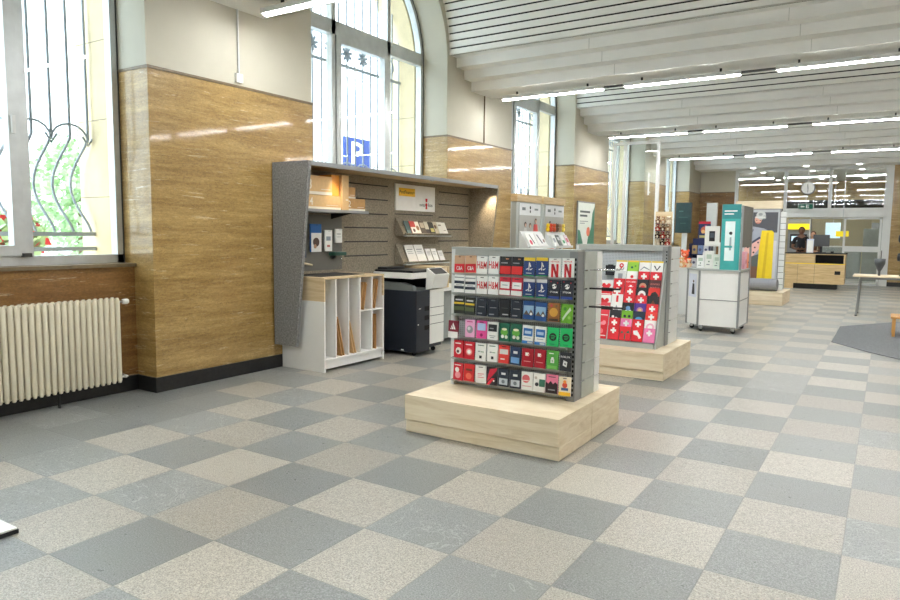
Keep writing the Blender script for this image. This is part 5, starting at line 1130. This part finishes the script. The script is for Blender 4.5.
# ------------------------------------------------------------------ bench with bolster and the large photo
B3 = thing('photo_stand', 'display stand with a large photo of a person in a pale hat', 'display stand', (-2.3, 12.9, 0))
gondola_base(B3, -2.88, -1.70, 12.25, 13.55)
b = MB(); b.box(-2.82, 13.0, .281, -1.91, 13.12, 2.06, 'mid_grey_metal'); b.build('frame', B3, .003)
b = MB(); b.box(-2.84, 12.985, 2.062, -1.89, 13.14, 2.235, 'oak_light'); b.build('header', B3)
b = MB(); b.box(-2.78, 12.99, .40, -1.93, 13.0, 2.04, C3(186, 190, 194))
def q_(px, py): return ((px - 741.5) / 41., (283.5 - py) / 74.)
def PP(pts, c): return ('p', [q_(*p) for p in pts], C3(*c))
ph = [PP([(742, 212), (781, 212), (781, 232), (742, 232)], (84, 86, 92)), PP([(742, 217), (756, 217), (756, 224), (742, 224)], (160, 160, 166)), PP([(742, 240), (781, 240), (781, 283), (742, 283)], (214, 214, 218)),
      PP([(757, 226), (752, 230), (749, 246), (751, 262), (768, 262), (776, 244), (776, 232), (768, 228)], (166, 172, 186)), PP([(755, 229), (758, 229), (754, 240), (752, 240)], (70, 74, 96)), PP([(764, 236), (766, 238), (756, 245), (754, 243)], (70, 74, 96)),
      PP([(768, 236), (769, 242), (758, 256), (753, 262), (750, 262), (749, 248), (756, 244), (762, 240)], (240, 190, 180)), PP([(750, 252), (757, 254), (757, 274), (752, 276), (749, 264)], (232, 142, 100)),
      PP([(757, 256), (768, 252), (768, 266), (757, 266)], (96, 104, 100)), PP([(757, 266), (768, 266), (766, 283), (757, 283)], (126, 92, 70)),
      PP([(766, 230), (776, 230), (778, 232), (778, 281), (763, 281), (764, 250)], (246, 216, 40)), PP([(771, 232), (773, 232), (771, 281), (768, 281)], (226, 190, 30)),
      ('c', *q_(762, 219), .085, C3(222, 168, 148), .06), ('c', *q_(764.5, 215), .115, C3(198, 202, 200), .058), ('c', *q_(764, 214), .05, C3(150, 156, 156), .02), ('c', *q_(768, 217), .04, C3(166, 170, 168), .025), PP([(758.5, 217.6), (769, 217.6), (768.5, 216.2), (759, 216.2)], (216, 218, 214)),
      ('c', *q_(760.5, 220), .012, DK), ('c', *q_(764, 220), .012, DK), ('r', q_(760, 0)[0], q_(0, 223)[1], q_(764, 0)[0], q_(0, 222.3)[1], C3(170, 80, 80))]
for (u_, v_) in ((753, 247), (756, 251), (760, 247), (763, 242), (752, 257), (755, 262), (753, 268), (759, 252)): ph.append(('c', *q_(u_, v_), .022, C3(60, 40, 50)))
prints(b, ph, (-2.78, 12.99, .40), (1, 0, 0), (0, 0, 1), (0, -1, 0), .85, 1.64, step=.0008); b.build('photo', B3)
e = MB(); z = .281
for i in range(13): e.box(-1.905, 13.125, z + .004, -1.885, 13.44, z + .130, 'white_metal'); z += .134
e.box(-1.905, 13.13, .281, -1.893, 13.44, z, 'light_grey_metal'); e.box(-1.91, 13.02, .281, -1.80, 13.05, 1.99, 'white_metal')
e.build('end_panel', B3)
for i in range(12):
    b = MB(); b.box(-1.91, 13.017, .40 + .134 * i, -1.80, 13.020, .408 + .134 * i, 'slot_dark'); b.build('slot', B3)
t = thing('bolster', 'grey fabric bolster lying on the oak base under the large photo', 'bolster', (-2.35, 12.7, .281))
b = MB(); pr_ = []
for i in range(20):
    a_ = 2 * pi * i / 20; pr_.append((12.68 + .22 * cos(a_), .415 + .131 * sin(a_) ))
b.prism(pr_, 'x', -2.80, -1.86, 'bolster_grey'); tag(b.build('cushion', t, .02))

# ------------------------------------------------------------------ service desk with clerks
t = thing('service_desk', 'oak service desk with a yellow stripe in front of the glass doors', 'desk', (-1.6, 18.5, 0))
x0, x1, y0, y1 = -2.34, -.865, 18.1, 18.8
b = MB(); b.box(x0, y0, .15, x1, y1, .70, 'oak_desk'); b.box(x0, y0, .722, -1.60, y1, .985, 'oak_desk'); b.box(-1.60, y0 + .25, .722, x1, y1, .985, 'oak_desk'); b.box(-.90, y0, .722, x1, y0 + .25, .985, 'oak_desk'); b.box(-1.60, y0, .96, -.90, y0 + .25, .985, 'oak_desk'); b.build('body', t)
b = MB(); b.box(x0 - .001, y0 - .002, .70, x1 + .001, y1 - .002, .722, 'yellow'); b.build('stripe', t)
b = MB(); b.box(-1.6, y0 + .235, .722, -.90, y0 + .249, .96, 'gap_black'); b.box(-1.599, y0 + .01, .722, -.901, y0 + .235, .73, 'gap_black'); b.build('recess', t)
b = MB(); b.box(-1.10, y0 - .003, .42, -.96, y0, .52, 'gap_black'); b.build('socket_plate', t)
b = MB(); b.box(x0, y0, 0, x0 + .22, y1, .149, 'oak_desk'); b.box(x0 + .22, y0 + .12, 0, x1 - .18, y1, .149, 'slot_dark'); b.build('plinth', t)
b = MB(); b.box(x0 - .02, y0 - .02, .986, x1 + .02, y1 + .02, 1.01, 'slot_dark'); b.build('desk_top', t)
b = MB(); b.box(-2.02, y0 - .0015, .152, -2.015, y0, .70, 'slot_dark'); b.box(-1.60, y0 - .0015, .152, -1.595, y0, .70, 'slot_dark'); b.build('seam', t)
t = thing('monitor', 'dark computer monitor on the service desk', 'monitor', (-1.5, 18.45, 1.011))
b = MB(); b.box(-1.70, 18.42, 1.19, -1.29, 18.45, 1.52, 'dark_grey_metal'); b.build('screen', t, .006)
b = MB(); b.box(-1.52, 18.45, 1.03, -1.46, 18.475, 1.35, 'black_plastic'); b.box(-1.62, 18.36, 1.011, -1.36, 18.54, 1.03, 'black_plastic'); b.build('stand', t)
t = thing('leaflet_holder', 'white upright holder on the service desk left of the monitor', 'holder', (-1.75, 18.3, 1.011))
b = MB(); b.box(-1.84, 18.27, 1.011, -1.67, 18.36, 1.40, C3(214, 222, 240)); b.build('pocket', t, .004); b = MB(); b.box(-1.83, 18.262, 1.02, -1.68, 18.27, 1.36, WHITE); b.build('leaflet', t)
t = thing('card_terminal', 'small black payment terminal on the service desk right of the monitor', 'payment terminal', (-1.2, 18.3, 1.011))
b = MB(); b.box(-1.24, 18.26, 1.011, -1.16, 18.40, 1.06, 'black_plastic'); b.build('body', t, .004)

def skinned(name, chains, mat):
    """grow one surface round joint chains: [(points, radii, parent vertex or None)]"""
    vs, es, rs = [], [], []
    for pts, rad, par in chains:
        prev = par
        for p, r_ in zip(pts, rad):
            vs.append(p); rs.append(r_); i = len(vs) - 1
            if prev is not None: es.append((prev, i))
            prev = i
    me = bpy.data.meshes.new(name); me.from_pydata(vs, es, []); me.update()
    ob = bpy.data.objects.new(name, me); COL.objects.link(ob)
    m_ = ob.modifiers.new('skin', 'SKIN'); m_.use_smooth_shade = True
    for i, r_ in enumerate(rs):
        d = me.skin_vertices[0].data[i]; d.radius = (r_, r_) if not isinstance(r_, tuple) else r_
    me.skin_vertices[0].data[0].use_root = True
    s_ = ob.modifiers.new('sub', 'SUBSURF'); s_.levels = 1; s_.render_levels = 1
    dg = bpy.context.evaluated_depsgraph_get(); dg.update()
    em = bpy.data.meshes.new_from_object(ob.evaluated_get(dg))
    V = [tuple(v.co) for v in em.vertices]; F = [tuple(p.vertices) for p in em.polygons]
    bpy.data.objects.remove(ob); bpy.data.meshes.remove(me); bpy.data.meshes.remove(em)
    return V, F
def person(label, x, y, top, skin, hair, cloth, h=1.70, long_sleeve=False):
    k = h / 1.72
    def P(a, b_, c): return (x + a * k, y + b_ * k, c * k)
    t = thing('person', label, 'person', (x, y, 0))
    ch = [([P(0, 0, .96), P(0, .01, 1.12), P(0, .0, 1.30), P(0, 0, 1.43), P(0, 0, 1.52), P(0, -.01, 1.60), P(0, -.01, 1.68)], [.125, .105, .12, .09, .05, .075, .06], None)]
    for s_ in (-1, 1):
        n0 = sum(len(c[0]) for c in ch)
        ch.append(([P(s_ * .09, 0, .88), P(s_ * .10, -.01, .48), P(s_ * .10, .02, .09), P(s_ * .11, -.11, .04)], [.085, .058, .04, .038], 0))
        n0 = sum(len(c[0]) for c in ch)
        ch.append(([P(s_ * .17, 0, 1.40), P(s_ * .23, .02, 1.13), P(s_ * .12, -.19, 1.10), P(s_ * .06, -.24, 1.10)], [.05, .040, .028, .026], 3))
        w_ = n0 + 3
        for f_ in range(4): ch.append(([P(s_ * (.03 - .0), -.255 - .004 * f_, 1.125 - .018 * f_), P(s_ * -.005, -.262 - .004 * f_, 1.118 - .018 * f_)], [.008, .007], w_))
        ch.append(([P(s_ * .05, -.225, 1.14), P(s_ * .03, -.235, 1.16)], [.010, .008], w_))
    V, F = skinned('person_body', ch, skin)
    b = MB(); b.add(V, F, skin, True)
    hc = P(0, -.01, 1.63)
    b.ball(hc, (.075 * k, .092 * k, .112 * k), skin, 16, 12); b.ball((hc[0], hc[1] - .094 * k, hc[2] - .015), (.012, .016, .020), skin, 8, 6)
    for s_ in (-1, 1):
        b.ball((hc[0] + s_ * .075 * k, hc[1], hc[2] - .01), (.010, .020, .028), skin, 8, 6); b.ball((hc[0] + s_ * .028, hc[1] - .083 * k, hc[2] + .012), (.012, .006, .007), BLACK, 8, 6)
    b.ball((hc[0], hc[1] - .084 * k, hc[2] - .052), (.022, .006, .006), C3(150, 80, 76), 8, 6)
    b.build('body', t)
    b = MB(); b.ball((hc[0], hc[1] + .02, hc[2] + .035), (.084 * k, .090 * k, .092 * k), hair, 16, 10); b.build('hair', t)
    # clothes: same skeleton, a little wider
    c2 = [([P(0, 0, .96), P(0, .01, 1.12), P(0, .0, 1.30), P(0, 0, 1.43), P(0, 0, 1.475)], [.14, .12, .135, .10, .065], None)]
    for s_ in (-1, 1):
        pts = [P(s_ * .17, 0, 1.40), P(s_ * .215, .012, 1.22)] + ([P(s_ * .23, .02, 1.13), P(s_ * .14, -.16, 1.10)] if long_sleeve else [])
        c2.append((pts, [.066, .058, .052, .040][:len(pts)], 3))
    V, F = skinned('shirt', c2, cloth); b = MB(); b.add(V, F, cloth, True); b.build('shirt', t)
    c3 = [([P(0, 0, .98), P(0, 0, .90)], [.135, .12], None)]
    for s_ in (-1, 1): c3.append(([P(s_ * .09, 0, .86), P(s_ * .10, -.01, .48), P(s_ * .10, .02, .11)], [.098, .07, .055], 1))
    V, F = skinned('trousers', c3, 'cloth_black'); b = MB(); b.add(V, F, 'cloth_black', True); b.build('trousers', t)
    for s_ in (-1, 1): b = MB(); b.ball(P(s_ * .11, -.07, .045), (.05, .13, .045), 'black_plastic'); b.build('shoe', t)
person('person in a black short sleeved shirt standing behind the service desk', -2.08, 19.25, 1.7, 'skin_dark', 'hair_dark', 'cloth_black', 1.72)
person('person with brown hair mostly hidden behind the desk monitor', -1.83, 19.95, 1.6, 'skin', C3(96, 62, 44), 'cloth_brown', 1.60, True)

# ------------------------------------------------------------------ right hand side: rug, table, small wooden stool
t = thing('rug', 'dark grey many sided rug at the right edge', 'rug', (1.2, 8.3, 0))
b = MB(); b.prism([(-.49, 7.295), (-.01, 6.57), (.32, 6.19), (2.2, 6.19), (2.9, 7.3), (2.9, 9.5), (2.1, 10.9), (.353, 10.63), (-.217, 9.716), (-.484, 9.255)], 'z', .0, .006, 'carpet'); b.build('pile', t)
t = thing('high_table', 'pale topped table with thin grey metal legs at the right edge', 'table', (.6, 11.5, 0))
b = MB(); b.box(-.42, 11.15, .728, 1.6, 11.85, .758, 'oak_light'); b.build('table_top', t, .005)
b = MB(); b.box(-.30, 11.22, .69, 1.5, 11.25, .727, 'mid_grey_metal'); b.box(-.30, 11.75, .69, 1.5, 11.78, .727, 'mid_grey_metal'); b.build('apron', t)
for (x, y, dx) in ((-.30, 11.22, -.03), (-.30, 11.78, -.03), (1.48, 11.22, .03), (1.48, 11.78, .03)):
    b = MB(); b.tube([(x + dx, y, 0), (x, y, .69)], .018, 'mid_grey_metal'); b.tube([(x + dx, y, 0), (x + dx, y, .02)], .022, 'rubber'); b.build('leg', t)
t = thing('pen_pot', 'black tapered pot with a thin rod on the pale table', 'pot', (-.01, 11.3, .759))
b = MB(); b.lathe([(.02, 0), (.02, .08), (.05, .14), (.085, .22), (.09, .31), (.08, .31), (.04, .15)], (-.01, 11.3, .759), 'dark_grey_metal', 18); b.build('pot', t)
b = MB(); b.tube([(0, 11.3, .92), (.005, 11.3, 1.22)], .008, 'dark_grey_metal', 6); b.build('rod', t)
t = thing('jointed_arm', 'black jointed arm with round pads on the pale table at the right edge', 'arm', (.36, 11.5, .759))
b = MB(); b.lathe([(.10, 0), (.10, .02), (.03, .03)], (.40, 11.5, .759), 'black_plastic', 16); b.tube([(.40, 11.5, .78), (.40, 11.5, 1.46)], .022, 'black_plastic'); b.build('column', t)
for z in (1.10, 1.44):
    b = MB(); b.tube([(.40, 11.5, z), (.30, 11.45, z)], .02, 'black_plastic'); b.lathe([(.03, -.03), (.07, -.02), (.075, .02), (.04, .03)], (.28, 11.45, z), 'black_plastic', 14, True, Matrix.Rotation(radians(90), 3, 'Y')); b.build('pad', t)
t = thing('wooden_stool', 'small low pine stool on the dark rug at the right edge', 'stool', (.5, 8.7, 0))
b = MB(); b.box(.195, 8.38, .272, .75, 8.93, .30, 'pine'); b.build('seat', t, .004)
for (x, y) in ((.22, 8.40), (.69, 8.40), (.22, 8.87), (.69, 8.87)):
    b = MB(); b.box(x, y, .0065, x + .04, y + .04, .271, 'pine'); b.build('leg', t)
t = thing('floor_plate', 'white floor plate with black edge at the lower left corner', 'floor plate', (-3.7, -2.35, 0))
b = MB(); b.box(-4.15, -2.75, .002, -3.335, -1.965, .022, 'black_plastic'); b.build('rubber_edge', t)
b = MB(); b.box(-4.15, -2.75, .0222, -3.34, -1.97, .030, 'white_laminate'); b.build('plate', t)
SKY = 4.6; EXPO = 0.95
# ------------------------------------------------------------------ light and camera
W = bpy.data.worlds.new('sky'); S.world = W; W.use_nodes = True
nt = W.node_tree; bg = nt.nodes['Background']
sky = nt.nodes.new('ShaderNodeTexGradient'); tc = nt.nodes.new('ShaderNodeTexCoord'); mp = nt.nodes.new('ShaderNodeMapping')
mp.inputs['Rotation'].default_value = (0, radians(90), 0); nt.links.new(tc.outputs['Generated'], mp.inputs['Vector']); nt.links.new(mp.outputs[0], sky.inputs[0])
cr = nt.nodes.new('ShaderNodeValToRGB'); cr.color_ramp.elements[0].color = (.80, .90, 1, 1); cr.color_ramp.elements[1].color = (.66, .82, 1, 1)
nt.links.new(sky.outputs[0], cr.inputs[0]); nt.links.new(cr.outputs[0], bg.inputs['Color']); bg.inputs['Strength'].default_value = SKY
cam = bpy.data.cameras.new('camera'); co = bpy.data.objects.new('camera', cam); COL.objects.link(co)
yaw, pit, rol = radians(-32.504), radians(-5.586), radians(.6077)
f = Vector((sin(yaw) * cos(pit), cos(yaw) * cos(pit), sin(pit))); r = Vector((cos(yaw), -sin(yaw), 0)); u = r.cross(f)
R_ = r * cos(rol) + u * sin(rol); U_ = u * cos(rol) - r * sin(rol)
M = Matrix((R_, U_, -f)).transposed().to_4x4(); M.translation = Vector((.0922, -3.5188, 1.4544)); co.matrix_world = M
cam.sensor_width = 36; cam.lens = 683.56 / 900 * 36; cam.clip_start = .05; cam.clip_end = 300
S.camera = co
v = S.view_settings; v.view_transform = 'Standard'; v.look = 'None'; v.gamma = 1; v.use_curve_mapping = False; v.exposure = EXPO
S.cycles.max_bounces = 10; S.cycles.diffuse_bounces = 6; S.cycles.transparent_max_bounces = 16
